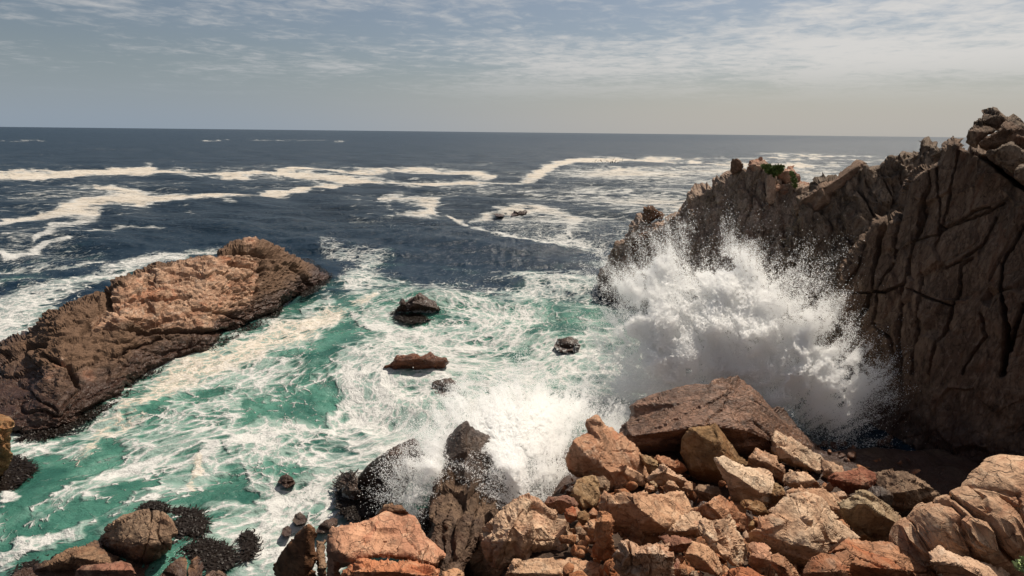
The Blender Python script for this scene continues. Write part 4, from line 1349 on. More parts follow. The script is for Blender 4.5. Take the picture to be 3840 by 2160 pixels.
B(K1([(810, 1122), (930, 1125), (1060, 1130), (1092, 1180), (1050, 1240), (950, 1255), (890, 1200)]), M_RED, 'dark red-brown stone wedged under the smooth tan slab')
B(K1([(925, 1420), (935, 1360), (965, 1308), (990, 1345), (970, 1410), (930, 1460)]), M_RED, 'small reddish-pink shard at the bottom edge')
B(K1([(985, 1450), (1000, 1400), (1040, 1388), (1055, 1440), (1040, 1480), (990, 1480)]), M_BROWN, 'small dark pebble right of the reddish-pink shard')
B(K1([(1065, 1449), (1090, 1405), (1130, 1410), (1140, 1460), (1100, 1480)]), M_BROWN, 'small dark pebble under the wedge boulder at the bottom edge')
B(K1([(1340, 1470), (1390, 1410), (1500, 1378), (1570, 1400), (1650, 1440), (1760, 1470), (1750, 1600), (1350, 1600)]), M_ORANGE, 'low orange boulder cut off by the bottom edge, left of the narrow split boulder')
B(K1([(1490, 845), (1530, 822), (1570, 820), (1650, 850), (1710, 910), (1722, 960), (1660, 975), (1580, 915), (1510, 885)]), M_OLIVE, 'oblong brown stone in the shade of the pale wedge-shaped boulder')
B(K1([(1720, 950), (1720, 905), (1760, 880), (1800, 905), (1780, 960)]), M_PALE, 'small pale stone behind the largest pale boulder')
B(K1([(1505, 1115), (1530, 1075), (1572, 1130), (1592, 1178), (1545, 1175)]), M_PINK, 'thin stone wedged between the creviced and the largest pale boulder')
B(K1([(1550, 1030), (1590, 985), (1605, 1050), (1565, 1095)]), M_OLIVE, 'small olive shard above the thin wedged stone')
B(K1([(1740, 770), (1760, 720), (1800, 740), (1815, 810), (1780, 860), (1750, 840)]), M_OLIVE, 'olive stone at the right end of the pale wedge-shaped boulder', dY=.3)
B(K7([(205, 910), (225, 880), (250, 868), (350, 858), (440, 865), (520, 900), (560, 960), (575, 1030), (520, 1040), (460, 1000), (400, 950), (300, 915)]), M_TAN, 'brown rounded boulder hidden half behind the largest pale boulder')
B(K7([(520, 900), (545, 880), (580, 885), (605, 915), (590, 940), (560, 935)]), M_PINK, 'small pinkish stone above the mossy-fronted slab')
B(K7([(560, 965), (640, 920), (720, 888), (760, 900), (790, 920), (870, 980), (950, 1060), (1020, 1160), (1082, 1252), (900, 1235), (760, 1210), (680, 1150), (600, 1070)]),
  M_OLIVE, 'long tilted slab with a sunlit top and glistening mossy dark front, beside the black gully',
  [(K7([(560, 990), (620, 1000), (680, 965), (720, 965), (790, 1010), (860, 1050), (950, 1100), (1080, 1245)]), 1.3, -.04)], dY=-.3)
B(K7([(487, 800), (520, 770), (560, 742), (620, 740), (690, 728), (750, 745), (792, 770), (805, 830), (790, 862), (740, 885), (680, 870), (620, 900), (560, 865), (515, 835)]),
  M_RED, 'dark red boulder on the far edge of the pile, last one in sunlight', [(K7([(490, 800), (650, 830), (800, 860)]), 1.0, .1)])
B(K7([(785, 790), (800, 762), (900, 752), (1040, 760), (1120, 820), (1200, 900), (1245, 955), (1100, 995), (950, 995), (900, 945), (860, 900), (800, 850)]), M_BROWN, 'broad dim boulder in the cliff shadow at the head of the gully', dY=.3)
B(K7([(740, 880), (780, 850), (820, 850), (880, 880), (912, 920), (890, 985), (840, 970), (790, 920)]), M_DARKWET, 'wet glinting stone between the dark red boulder and the shadow')
B(K7([(425, 690), (440, 672), (500, 685), (560, 708), (572, 765), (520, 800), (450, 780)]), M_TAN, 'sharp brown stone at the end of the big wet boulder')
B(K7([(185, 770), (230, 740), (290, 750), (340, 770), (390, 810), (445, 866), (340, 850), (250, 865), (180, 815)]), M_TAN, 'flat cracked stone between the long pale wedge and the largest pale boulder')
B(K7([(665, 1160), (688, 1130), (740, 1180), (775, 1215), (720, 1212)]), M_OLIVE, 'sliver of stone in the dark below the mossy-fronted slab')
B(K7([(95, 860), (130, 830), (180, 870), (200, 950), (160, 960), (110, 930)]), M_OLIVE, 'small olive stone left of the brown rounded boulder')
B(K2([(340, 1500), (370, 1430), (420, 1320), (540, 1235), (650, 1240), (780, 1213), (835, 1270), (800, 1350), (815, 1500), (800, 1700), (350, 1700)]),
  M_PINK, 'rounded pinkish boulder cut off by the bottom edge below the largest pale boulder', [(K2([(340, 1420), (820, 1400)]), 1.0, .2), (K2([(560, 1230), (560, 1600)]), .3, .5)], dY=-.3, rough=.5, cuts=[(K2([(830, 1270), (800, 1350), (805, 1449)]), 5, .14), (K2([(640, 1240), (690, 1330), (650, 1420)]), 3, .06)])
B(K2([(600, 1210), (720, 1120), (800, 1068), (1150, 1100), (1300, 1130), (1500, 1160), (1600, 1170), (1640, 1250), (1620, 1350), (1750, 1449), (1900, 1700), (830, 1700), (810, 1500), (800, 1350), (835, 1270), (780, 1213)]),
  M_PINK, 'broad smooth orange-pink bedrock slab across the bottom right', [(K2([(600, 1260), (1000, 1360), (1400, 1400), (1800, 1560)]), 1.25, .3), (K2([(1300, 1120), (1250, 1700)]), .15, .2)], Y0=10.2, rough=.45, name='bedrock_slab', cuts=[(K2([(780, 1215), (900, 1275), (1060, 1320), (1220, 1362)]), 5, .14), (K2([(1345, 1180), (1395, 1260)]), 4, .1), (K2([(1300, 1290), (1400, 1390), (1650, 1425)]), 6, .16), (K2([(1500, 1190), (1620, 1290)]), 5, .12), (K2([(1020, 1180), (1040, 1260), (1100, 1320)]), 3, .06)])
B(K2([(1600, 1200), (1720, 1150), (1800, 1165), (1950, 1240), (2100, 1275), (2250, 1320), (2400, 1440), (2600, 1640), (2600, 1800), (1900, 1750), (1750, 1449), (1620, 1350)]),
  M_PINK, 'sloping bedrock rib with a dark hollow on its left side, bottom right', [(K2([(1600, 1300), (1900, 1330), (2400, 1600)]), 1.2, .5)], Y0=9.4, rough=.6, name='bedrock_slab')


def out_disp(P, V):
    x, y = V[:, 0], V[:, 1]
    d = 0.10 * fbm(P / 1.3, 4) + 0.02 * ridged(P * np.array([3, 3, 5.]), 3)
    wob = 9 * perlin(np.stack([x / 50, y / 50, x * 0], 1))
    for pts, w_, dep in ((K2([(1780, 870), (1950, 900), (2040, 960), (1960, 1060)]), 6, .16), (K2([(1930, 800), (2100, 900), (2200, 1010), (2330, 1140), (2500, 1240), (2700, 1400)]), 7, .26),
                         (K2([(2120, 700), (2180, 800), (2160, 900)]), 4, .12), (K2([(2290, 760), (2420, 870), (2490, 1000), (2576, 1130)]), 5, .2), (K2([(1940, 1130), (1990, 1160), (1970, 1260)]), 5, .16),
                         (K2([(1700, 1130), (1850, 1100), (1950, 1100), (2100, 1090)]), 4, .1), (K2([(2490, 1100), (2480, 1240)]), 4, .2), (K2([(2130, 710), (2250, 720), (2400, 730)]), 4, .1),
                         (K2([(1610, 1050), (1700, 1120), (1720, 1160)]), 4, .1), (K2([(2400, 730), (2430, 830), (2450, 900)]), 2.5, .15)):
        dd = edist(pts, x + wob, y + wob * .5, closed=False)
        d -= dep * np.exp(-(dd / w_) ** 2)
        s = sstep(dd, 0, 60)
        d += 0.05 * s
    return d


relief('bedrock_outcrop', K2([(1515, 1130), (1530, 1100), (1600, 1050), (1640, 1000), (1700, 940), (1800, 860), (1880, 820), (1960, 790), (2040, 750), (2130, 700), (2160, 650), (2200, 620), (2250, 580), (2340, 520), (2430, 465),
                              (2500, 478), (2576, 475), (2900, 470), (3000, 1900), (2600, 1700), (2400, 1445), (2250, 1325), (2100, 1280), (1950, 1245), (1800, 1175), (1720, 1160), (1600, 1165), (1530, 1155)]), 10.5, M_TAN,
       [(K2([(1515, 1150), (1800, 1080), (2200, 1000), (2900, 900)]), 1.0, .75), (K2([(2100, 700), (2200, 1300)]), .05, .35)], sp=5.5, thick=4, edge=.12, dispfun=out_disp, cat='rock',
       label='smooth brown bedrock outcrop with curved cracks, right edge above the bottom corner')

# centre and left foreground
B(K3([(478, 1000), (480, 960), (500, 910), (530, 880), (620, 860), (700, 840), (780, 825), (850, 810), (930, 775), (1000, 755), (1060, 790), (1130, 788), (1190, 805), (1240, 870), (1265, 920), (1290, 970), (1380, 1050), (1442, 1110), (1425, 1180), (1400, 1225),
      (1150, 1150), (930, 1140), (730, 1165), (600, 1240), (590, 1500), (480, 1500), (490, 1250), (480, 1080)]),
  M_ORANGE, 'big bright orange boulder with a cracked flat top, bottom centre left',
  [(K3([(478, 1085), (600, 1100), (730, 1165), (930, 1240), (1150, 1290), (1440, 1300)]), 1.15, .02), (K3([(1100, 760), (1260, 1200)]), .35, .1)], Y0=13.2, rough=.7, name='orange_boulder', cuts=[(K3([(1120, 970), (1170, 1050), (1225, 1120)]), 5, .18), (K3([(520, 895), (610, 905)]), 3, .1), (K3([(730, 1165), (930, 1135), (1150, 1145), (1290, 1180), (1400, 1225)]), 5, .25), (K3([(800, 850), (790, 1000), (820, 1130)]), 3, .07), (K3([(960, 1000), (910, 1060), (920, 1130)]), 3, .08), (K3([(1040, 1060), (1060, 1140)]), 3, .07), (K3([(1240, 880), (1290, 1000)]), 4, .1)])
B(K3([(590, 1290), (600, 1240), (700, 1175), (800, 1155), (930, 1145), (1150, 1155), (1290, 1190), (1392, 1230), (1385, 1300), (1400, 1500), (590, 1500)]), M_ORANGE, 'lower orange boulder under the crack of the big orange one',
  [(K3([(590, 1260), (900, 1250), (1400, 1290)]), 1.0, .2)], Y0=12.4, rough=1.0)
B(K3([(870, 810), (900, 770), (950, 715), (1010, 700), (1080, 720), (1140, 775), (1160, 800), (1060, 800), (1000, 775)]), M_BROWN, 'brown hump showing behind the top of the big orange boulder', Y0=15.0)
B(K3([(40, 1449), (60, 1200), (80, 1150), (110, 1100), (170, 1020), (230, 950), (270, 920), (300, 890), (340, 865), (380, 900), (400, 970), (385, 1030), (405, 1150), (380, 1230), (400, 1300), (380, 1500), (40, 1500)]),
  M_BROWN, 'tall brown rock fin rising from the surf left of the big orange boulder', [(K3([(330, 860), (290, 1400)]), .55, .35)], Y0=14.0, rough=.6, name='rock_fin')
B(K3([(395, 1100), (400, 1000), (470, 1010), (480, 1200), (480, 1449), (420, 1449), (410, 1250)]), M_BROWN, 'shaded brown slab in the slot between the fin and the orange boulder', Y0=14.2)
B(K3([(735, 520), (750, 460), (800, 410), (850, 370), (920, 310), (980, 270), (1100, 210), (1150, 180), (1195, 170), (1235, 205), (1240, 240), (1272, 290), (1265, 340), (1240, 390), (1200, 460), (1160, 520), (1110, 610), (1080, 650), (1040, 710), (900, 730), (800, 710), (760, 620)]),
  M_DARKWET, 'dark slab-sided rock slanting out of the white water, droplets on its right face',
  [(K3([(960, 280), (1010, 720)]), .25, .15), (K3([(740, 470), (1270, 200)]), .6, .1)], Y0=Ysea(1420, 1870, .4), rough=.5, name='dark_rock')
B(K3([(1310, 790), (1310, 700), (1330, 640), (1350, 600), (1380, 530), (1400, 450), (1440, 350), (1445, 280), (1450, 230), (1490, 180), (1530, 140), (1570, 100), (1610, 75), (1650, 80), (1700, 100), (1800, 180), (1900, 280), (1960, 430), (1980, 540), (1990, 640),
      (1900, 700), (1850, 760), (1760, 850), (1700, 930), (1640, 1030), (1600, 1110), (1560, 1230), (1500, 1400), (1400, 1400), (1430, 1200), (1400, 1050), (1340, 900)]),
  M_DARKWET, 'tall black wet rock standing in the spray between the dark slab and the pale bedrock',
  [(K3([(1600, 70), (1560, 1300)]), .5, .45), (K3([(1310, 480), (2000, 560)]), .7, .1)], Y0=17.6, rough=1.1, name='dark_rock', Yfun=lambda x, y: 17.8 - .0125 * np.maximum(0, y - 1840))
B(K5([(760, 1449), (800, 1380), (860, 1290), (900, 1200), (950, 1130), (1000, 1080), (1070, 1040), (1150, 1000), (1190, 985), (1225, 992), (1260, 1020), (1290, 1058), (1350, 1080), (1400, 1112), (1440, 1150), (1475, 1205), (1522, 1262), (1515, 1335), (1450, 1348),
      (1330, 1338), (1250, 1340), (1180, 1345), (1100, 1370), (1060, 1449), (1050, 1560), (760, 1560)]),
  M_TAN, 'big pale-topped bedrock hump with a dark ribbed left flank, bottom centre',
  [(K5([(1170, 980), (960, 1449)]), .55, .95), (K5([(900, 1240), (1520, 1300)]), .7, .1)], Y0=14.2, rough=1.5, name='bedrock_hump', grain=(1.6, 1.2, .6), cuts=[(K5([(1060, 1120), (1000, 1250), (930, 1440)]), 7, .3), (K5([(1150, 1080), (1090, 1200), (1040, 1340)]), 6, .22), (K5([(1170, 1230), (1240, 1255), (1330, 1240)]), 4, .15), (K5([(980, 1120), (900, 1280), (840, 1440)]), 7, .3), (K5([(1250, 1080), (1180, 1150), (1160, 1230)]), 4, .1), (K5([(1250, 1335), (1400, 1310), (1510, 1300)]), 4, .12)])
B(K5([(640, 920), (700, 850), (780, 820), (850, 830), (960, 900), (1060, 960), (1160, 1000), (1060, 1090), (960, 1160), (900, 1230), (860, 1310), (820, 1400), (800, 1560), (600, 1560), (610, 1300), (600, 1100)]),
  M_FLANK, 'dark ribbed rock face running from the pale hump down into the surf', [(K5([(760, 820), (680, 1560)]), .5, .6)], Y0=17.0, rough=1.6, name='bedrock_hump', grain=(1.8, 1.2, .6),
  Yfun=lambda x, y: 17.4 - .0115 * np.maximum(0, y - 1800), cuts=[(K5([(760, 880), (720, 1100), (690, 1449)]), 6, .35), (K5([(850, 880), (800, 1080), (760, 1300)]), 6, .3), (K5([(930, 960), (870, 1130), (830, 1300)]), 6, .3), (K5([(700, 960), (660, 1200)]), 5, .25)])
B(K5([(1040, 1470), (1060, 1400), (1095, 1362), (1200, 1352), (1300, 1360), (1400, 1352), (1470, 1348), (1540, 1360), (1595, 1385), (1640, 1450), (1640, 1600), (1040, 1600)]), M_PALE, 'pale flat slab at the bottom edge in front of the bedrock hump',
  [(K5([(1040, 1430), (1640, 1440)]), 1.1, .2)], Y0=11.8, rough=.8)
B(K3([(1400, 1300), (1420, 1260), (1470, 1230), (1535, 1225), (1590, 1258), (1600, 1340), (1590, 1449), (1400, 1449)]), M_TAN, 'small round tan boulder at the bottom edge right of the orange ones', Y0=11.6)
B(K3([(2400, 800), (2410, 750), (2460, 730), (2490, 760), (2490, 830), (2450, 860), (2415, 840)]), M_ORANGE, 'small orange cobble in the nook beside the bedrock hump')
B(K3([(2500, 830), (2510, 780), (2560, 760), (2600, 800), (2590, 860), (2540, 880)]), M_OLIVE, 'small yellow-brown cobble next to the orange cobble')
B(K3([(2560, 900), (2580, 850), (2640, 830), (2680, 900), (2640, 980), (2590, 960)]), M_TAN, 'small tan cobble above the pillar-like stone')
B(K3([(2480, 900), (2530, 890), (2570, 940), (2560, 1000), (2520, 990)]), M_BROWN, 'small brown cobble left of the small tan cobble')
B(K1([(100, 900), (140, 880), (170, 930), (150, 990), (110, 960)]), M_PINK, 'little pink stone in the rubble left of the pillar-like stone')
B(K1([(230, 940), (270, 890), (310, 920), (300, 970), (260, 985)]), M_PINK, 'little pale pink stone just above the pillar-like stone')

# bottom-left rocks
B(K4([(830, 1100), (860, 1050), (930, 1000), (1000, 960), (1090, 925), (1170, 900), (1240, 888), (1290, 895), (1335, 905), (1370, 935), (1392, 975), (1415, 1020), (1432, 1075), (1430, 1150), (1410, 1235), (1340, 1280), (1280, 1310), (1200, 1400), (1100, 1380), (980, 1330), (870, 1260), (800, 1180)]),
  M_BROWN, 'brown wedge-cracked rock at the bottom left, ringed with black kelp',
  [(K4([(1245, 885), (1170, 1400)]), .25, .25), (K4([(800, 1120), (1100, 1190), (1430, 1180)]), .9, .25)], Y0=Ysea(500, 2080, .3) - .5, rough=1.0, name='shore_rock', facet=.5, cuts=[(K4([(1245, 885), (1235, 1050), (1200, 1200), (1165, 1400)]), 6, .3), (K4([(1330, 900), (1290, 1050), (1330, 1180), (1380, 1230)]), 5, .22), (K4([(800, 1110), (900, 1060), (1050, 980), (1160, 915)]), 4, .15), (K4([(840, 1160), (1000, 1180), (1150, 1190)]), 4, .14), (K4([(880, 1230), (1050, 1330), (1130, 1360)]), 4, .15)])
B(K4([(60, 1500), (120, 1430), (220, 1390), (330, 1350), (450, 1290), (560, 1230), (680, 1190), (790, 1150), (880, 1240), (980, 1320), (1100, 1380), (1200, 1400), (1180, 1560), (60, 1600)]),
  M_BROWN, 'low dark shelf of rock running along the bottom left edge', [(K4([(60, 1480), (600, 1290), (1200, 1400)]), 1.3, .4)], Y0=Ysea(300, 2150, .2), rough=.8, name='shore_rock')
B(K4([(610, 1480), (630, 1400), (670, 1365), (760, 1350), (850, 1338), (1000, 1322), (1080, 1358), (1115, 1420), (1110, 1580), (610, 1580)]), M_RED, 'dark red smooth boulder at the bottom left edge', Y0=Ysea(380, 2170, .6) - .8, rough=.4,
  hinges=[(K4([(610, 1400), (1110, 1400)]), 1.1, .5)])
B(K4([(1300, 1480), (1330, 1420), (1400, 1340), (1450, 1310), (1505, 1280), (1540, 1325), (1535, 1449), (1540, 1560), (1300, 1560)]), M_BROWN, 'brown boulder at the bottom edge left of the kelp mat', Y0=Ysea(640, 2150, .3))
B(K4([(1545, 1400), (1570, 1320), (1620, 1282), (1660, 1310), (1675, 1370), (1660, 1449), (1620, 1480), (1555, 1460)]), M_BROWN, 'small dark brown rock touching the kelp mat at the bottom', Y0=Ysea(735, 2130, .2))
B(K4([(1670, 1480), (1700, 1430), (1750, 1400), (1830, 1410), (1880, 1449), (1890, 1560), (1680, 1560)]), M_TAN, 'low tan rock just showing at the bottom edge in the surf', Y0=Ysea(805, 2160, .2))
B(K4([(-160, 130), (-60, 110), (30, 114), (90, 138), (120, 190), (108, 250), (88, 295), (75, 350), (92, 450), (80, 500), (60, 560), (20, 620), (-60, 680), (-180, 720), (-240, 400)]), M_OLIVE,
  'rounded olive-brown rock cut off by the left edge', [(K4([(-200, 230), (120, 230)]), 1.2, .1)], Y0=Ysea(20, 1830, .4), rough=.7, name='shore_rock')

# rocks awash in the bay
B(KM([(190, 1235), (250, 1170), (300, 1125), (330, 1080), (360, 1050), (430, 1038), (480, 1045), (560, 1030), (640, 1040), (690, 1030), (720, 1005), (790, 993), (850, 1030), (920, 1070), (990, 1085), (1030, 1130), (960, 1190), (850, 1225), (750, 1265), (500, 1290), (300, 1285)]),
  M_WET, 'rust-red wet rock breaking the white water in the middle of the bay', [(KM([(200, 1150), (600, 1100), (1030, 1150)]), .35, .2)], Y0=Ysea(1560, 1412, 0.05), rough=1.0, name='awash_rock', thick=2.0)
B(KM([(320, 500), (370, 440), (420, 380), (520, 310), (620, 285), (700, 300), (800, 340), (880, 390), (940, 470), (930, 540), (860, 590), (700, 640), (600, 610), (530, 575), (400, 540)]),
  M_AWASH, 'black kelp-draped rock with water pouring over it, upper middle of the bay', [(KM([(320, 420), (640, 400), (940, 480)]), 1.3, .5)], Y0=Ysea(1570, 1195, .0), rough=1.8, name='awash_rock', thick=2.0)
B(KF([(980, 640), (1060, 470), (1200, 395), (1330, 430), (1430, 365), (1550, 400), (1680, 355), (1790, 440), (1740, 510), (1560, 560), (1400, 560), (1200, 620)]),
  M_DARKWET, 'tiny black skerry with white water round it, far out in the bay', [(KF([(980, 500), (1790, 480)]), 1.2, .3)], Y0=Ysea(1948, 806, 0), rough=1.5, name='skerry', thick=2.5)
B(KF([(120, 560), (250, 510), (420, 540), (600, 545), (720, 600), (600, 650), (400, 660), (250, 620)]), M_DARKWET, 'flat black reef tip just left of the tiny skerry', Y0=Ysea(1872, 810, 0), name='skerry', thick=1.5)
B([(2075, 1300), (2090, 1272), (2130, 1262), (2165, 1275), (2180, 1300), (2150, 1318), (2100, 1320)], M_AWASH, 'dark rock awash left of the big burst of spray', Y0=Ysea(2130, 1315, 0), rough=1.3, name='awash_rock', thick=1.2)
B([(1610, 1450), (1640, 1425), (1690, 1418), (1725, 1440), (1730, 1470), (1690, 1485), (1640, 1480)], M_AWASH, 'grey rock half lost in foam below the rust-red wet rock', Y0=Ysea(1670, 1480, 0), rough=1.3, name='awash_rock', thick=1.2)
B([(1040, 1806), (1052, 1786), (1075, 1776), (1098, 1790), (1108, 1812), (1075, 1828)], M_DARKWET, 'small weedy rock just under the green water left of the dark slab rock', Y0=Ysea(1075, 1830, 0), rough=1.3, name='awash_rock', thick=.8)
B(K3([(395, 930), (420, 880), (470, 840), (530, 815), (575, 830), (570, 880), (520, 920), (450, 940)]), M_DARKWET, 'round black wet boulder in the surf above the tip of the rock fin', Y0=Ysea(1225, 1995, .1), rough=.6, name='awash_rock', thick=1.2)
B(K3([(205, 840), (230, 790), (270, 775), (310, 800), (330, 840), (290, 870), (240, 875)]), M_DARKWET, 'small black wet boulder left of the round one', Y0=Ysea(1125, 1965, .0), rough=.6, name='awash_rock', thick=1)
B(K3([(115, 950), (130, 900), (170, 880), (200, 910), (195, 955), (150, 970)]), M_DARKWET, 'black stone awash left of the tip of the rock fin', Y0=Ysea(1075, 2010, .0), rough=.8, name='awash_rock', thick=.8)
B(K3([(1190, 850), (1200, 780), (1230, 740), (1290, 740), (1330, 800), (1330, 900), (1290, 960), (1230, 930)]), M_DARKWET, 'black wet rock in the cleft beside the tall black rock', Y0=Ysea(1590, 1975, .5), rough=.8, name='awash_rock')
B(K3([(600, 560), (620, 480), (690, 450), (740, 470), (745, 560), (780, 650), (790, 740), (700, 770), (640, 720), (610, 640)]), M_AWASH, 'low black weed-covered rock against the left side of the dark slab rock', Y0=Ysea(1320, 1900, .1), rough=1.8, name='awash_rock', thick=1)
print('boulders', round(time.time() - T0, 1))


# ------------------------------------------------------------------ rubble between the boulders
def ico(seed, n=1):
    import bmesh
    bm = bmesh.new()
    bmesh.ops.create_icosphere(bm, subdivisions=2, radius=1)
    V = np.array([v.co[:] for v in bm.verts])
    Fc = np.array([[v.index for v in f.verts] for f in bm.faces])
    bm.free()
    g = np.random.default_rng(seed)
    for _ in range(14):      # chop flats
        nrm = g.normal(size=3)
        nrm /= np.linalg.norm(nrm)
        dd = V @ nrm
        c = g.uniform(.30, .65)
        V = V - np.outer(np.maximum(dd - c, 0), nrm)
    V *= g.uniform(.6, 1.2, 3)
    V += (0.05 * perlin(V * 3 + seed))[:, None] * V
    return V, Fc


def rubble():
    g = np.random.default_rng(21)
    protos = [ico(k) for k in range(10)]
    VV, FF, off = [], [], 0
    ids = []
    for i in range(800):
        px = g.uniform(2080, 3420)
        py = g.uniform(1650, 2200)
        if py < 1650 + 0.25 * abs(px - 2700): pass
        if px > 3240 and py > 1900: continue
        Y = Yg(px, py) + g.uniform(.9, 1.7)
        p = at(np.array([px]), np.array([py]), np.array([Y]))[0]
        s = .11 + .36 * g.random() ** 2
        V, Fc = protos[g.integers(10)]
        M = np.array(Matrix.Rotation(g.uniform(0, 6.28), 3, Vector(g.normal(size=3)).normalized()))
        VV.append(V @ M.T * s + p)
        FF.append(Fc + off)
        off += len(V)
    me = mesh('rubble', np.vstack(VV), np.vstack(FF), smooth=False)
    return tag(link('rubble', me, M_TAN), 'small broken stones filling the gaps between the boulders', 'rubble', kind='stuff')


rubble()


# ------------------------------------------------------------------ kelp
def simple_mat(name, colr, rough=.5, spec=.5, noise=None):
    m = bpy.data.materials.new(name)
    m.use_nodes = True
    t = NT(m.node_tree)
    bs = t.n['Principled BSDF']
    geo = t.new('ShaderNodeNewGeometry')
    n = t.noise(geo.outputs['Position'], 6, 4, .6).outputs[0]
    c = t.mix(n, tuple(v * .5 for v in colr), tuple(v * 1.5 for v in colr))
    t.put(bs.inputs['Base Color'], c)
    bs.inputs['Roughness'].default_value = rough
    bs.inputs['Specular IOR Level'].default_value = spec
    return m


M_KELP = simple_mat('kelp', (0.012, 0.0075, 0.005), .5, .22)
M_MOSS = simple_mat('leaf_green', (0.10, 0.135, 0.035), .7, .2)
M_SUCC = simple_mat('pale_leaf', (0.30, 0.38, 0.16), .6, .3)
M_BIRD = simple_mat('dark_feathers', (0.03, 0.03, 0.033), .8, .2)


def scatter(poly, n, g):
    xs = np.array([p[0] for p in poly])
    ys = np.array([p[1] for p in poly])
    x = g.uniform(xs.min(), xs.max(), n * 12)
    y = g.uniform(ys.min(), ys.max(), n * 12)
    m = inside(poly, x, y)
    return list(zip(x[m][:n], y[m][:n]))


def kelp(poly, n, L, ang, label, z=.12, Y0=None, spread=2.5, w=.026, seed=0):
    """blades of weed lying on rock and water"""
    g = np.random.default_rng(seed + 50)
    xs = np.array([p[0] for p in poly])
    ys = np.array([p[1] for p in poly])
    VV, FF, off = [], [], 0
    k = 0
    for px, py in scatter(poly, int(n * 2.2), g):
        k += 1
        zj = g.uniform(-.22, .0)
        if Y0 is None:
            p = sea(np.array([px]), np.array([py]), z + zj)[0]
        else:
            p = at(np.array([px]), np.array([py]), np.array([Y0 + g.uniform(-.2, .2)]))[0]
        th = R(ang) + g.normal(0, spread)
        ln = L * g.uniform(.35, 1.1)
        cv = g.normal(0, 2.4)
        seg = 8
        pts = []
        q = p.copy()
        zz = g.uniform(.0, .05)
        for s in range(seg + 1):
            pts.append(q + np.array([0, 0, zz * math.sin(s * 1.1 + k)]))
            q = q + np.array([math.cos(th), math.sin(th), 0]) * ln / seg
            th += cv / seg + g.normal(0, .12)
        pts = np.array(pts)
        dirs = np.gradient(pts, axis=0)
        side = np.stack([-dirs[:, 1], dirs[:, 0], g.uniform(-.12, .12) * np.abs(dirs[:, 0])], 1)
        side /= np.linalg.norm(side, axis=1)[:, None] + 1e-9
        wd = w * g.uniform(.6, 1.6) * np.sin(np.linspace(.5, math.pi - .25, seg + 1))[:, None]
        V = np.vstack([pts + side * wd, pts - side * wd])
        VV.append(V)
        for s in range(seg):
            FF.append([off + s, off + s + 1, off + seg + 2 + s, off + seg + 1 + s])
        off += len(V)
    me = mesh('kelp', np.vstack(VV), np.array(FF))
    return tag(link('kelp', me, M_KELP), label, 'seaweed', 'beds of black kelp at the waterline', kind='stuff')


kelp(KI([(2040, 195), (2110, 200), (2200, 270), (2265, 310), (2230, 360), (2150, 420), (2060, 460), (2040, 440), (2150, 370), (2170, 300), (2110, 240)]), 600, .4, -20, 'black kelp fringing the seaward tip of the island rock', .35, seed=1)
kelp(KI([(1990, 470), (1930, 520), (1900, 580), (1800, 640), (1700, 690), (1560, 760), (1420, 870), (1300, 900), (1380, 850), (1560, 700), (1750, 620), (1880, 560), (1900, 500)]), 450, .35, -40, 'black kelp along the bay side of the island rock', .2, seed=2)
kelp(KI([(1200, 900), (1100, 960), (900, 1040), (880, 1130), (700, 1240), (500, 1350), (300, 1430), (100, 1430), (200, 1380), (450, 1320), (700, 1180), (850, 1080), (1000, 970)]), 550, .35, -150, 'black kelp and mussels below the landward end of the island rock', .2, seed=3)
kelp(K4([(90, 460), (150, 500), (270, 560), (210, 610), (130, 690), (50, 740), (0, 780), (-40, 700), (40, 620)]), 900, .55, -60, 'black kelp skirt under the rounded rock at the left edge', .3, seed=4)
kelp(K4([(1380, 905), (1450, 895), (1550, 915), (1640, 940), (1660, 1030), (1640, 1100), (1560, 1080), (1450, 1070), (1420, 1000)]), 900, .5, -30, 'black kelp mat on the right of the wedge-cracked rock', .25, seed=5)
kelp(K4([(1150, 890), (1200, 860), (1290, 850), (1350, 880), (1380, 920), (1330, 905), (1240, 890)]), 350, .3, 60, 'short black kelp crest on top of the wedge-cracked rock', .5, seed=6)
kelp(K4([(560, 1200), (660, 1100), (740, 1040), (850, 1010), (860, 1050), (800, 1130), (700, 1190), (450, 1300), (200, 1400), (120, 1420), (300, 1320)]), 900, .55, -150, 'black kelp streaming off the left side of the wedge-cracked rock', .2, seed=7)
kelp(K4([(1540, 1180), (1640, 1160), (1750, 1180), (1850, 1240), (1905, 1310), (1850, 1380), (1720, 1360), (1660, 1300), (1590, 1250)]), 900, .5, -10, 'round black kelp mat floating at the bottom left', .2, seed=8)
kelp(K4([(2030, 1070), (2080, 1080), (2120, 1140), (2100, 1220), (2040, 1270), (2060, 1160)]), 240, .6, -100, 'curl of black kelp swirling in the white surf', .15, spread=.3, seed=9)
kelp(K3([(600, 480), (680, 450), (740, 500), (730, 620), (800, 720), (880, 720), (850, 800), (700, 820), (620, 760), (600, 650), (585, 560)]), 1000, .45, -80, 'black kelp hanging off the dark slab rock into the foam', .35, seed=10)
kelp(KM([(340, 500), (420, 400), (600, 480), (800, 580), (700, 640), (560, 640), (400, 600)]), 500, .8, -170, 'kelp blades trailing from the drowned rock in the bay', .4, spread=.3, seed=11)
kelp(K4([(1440, 1120), (1560, 1090), (1560, 1200), (1440, 1290), (1330, 1400), (1240, 1420), (1290, 1330), (1400, 1250)]), 420, .4, -130, 'torn black kelp in the foam beside the wedge-cracked rock', .15, seed=12)


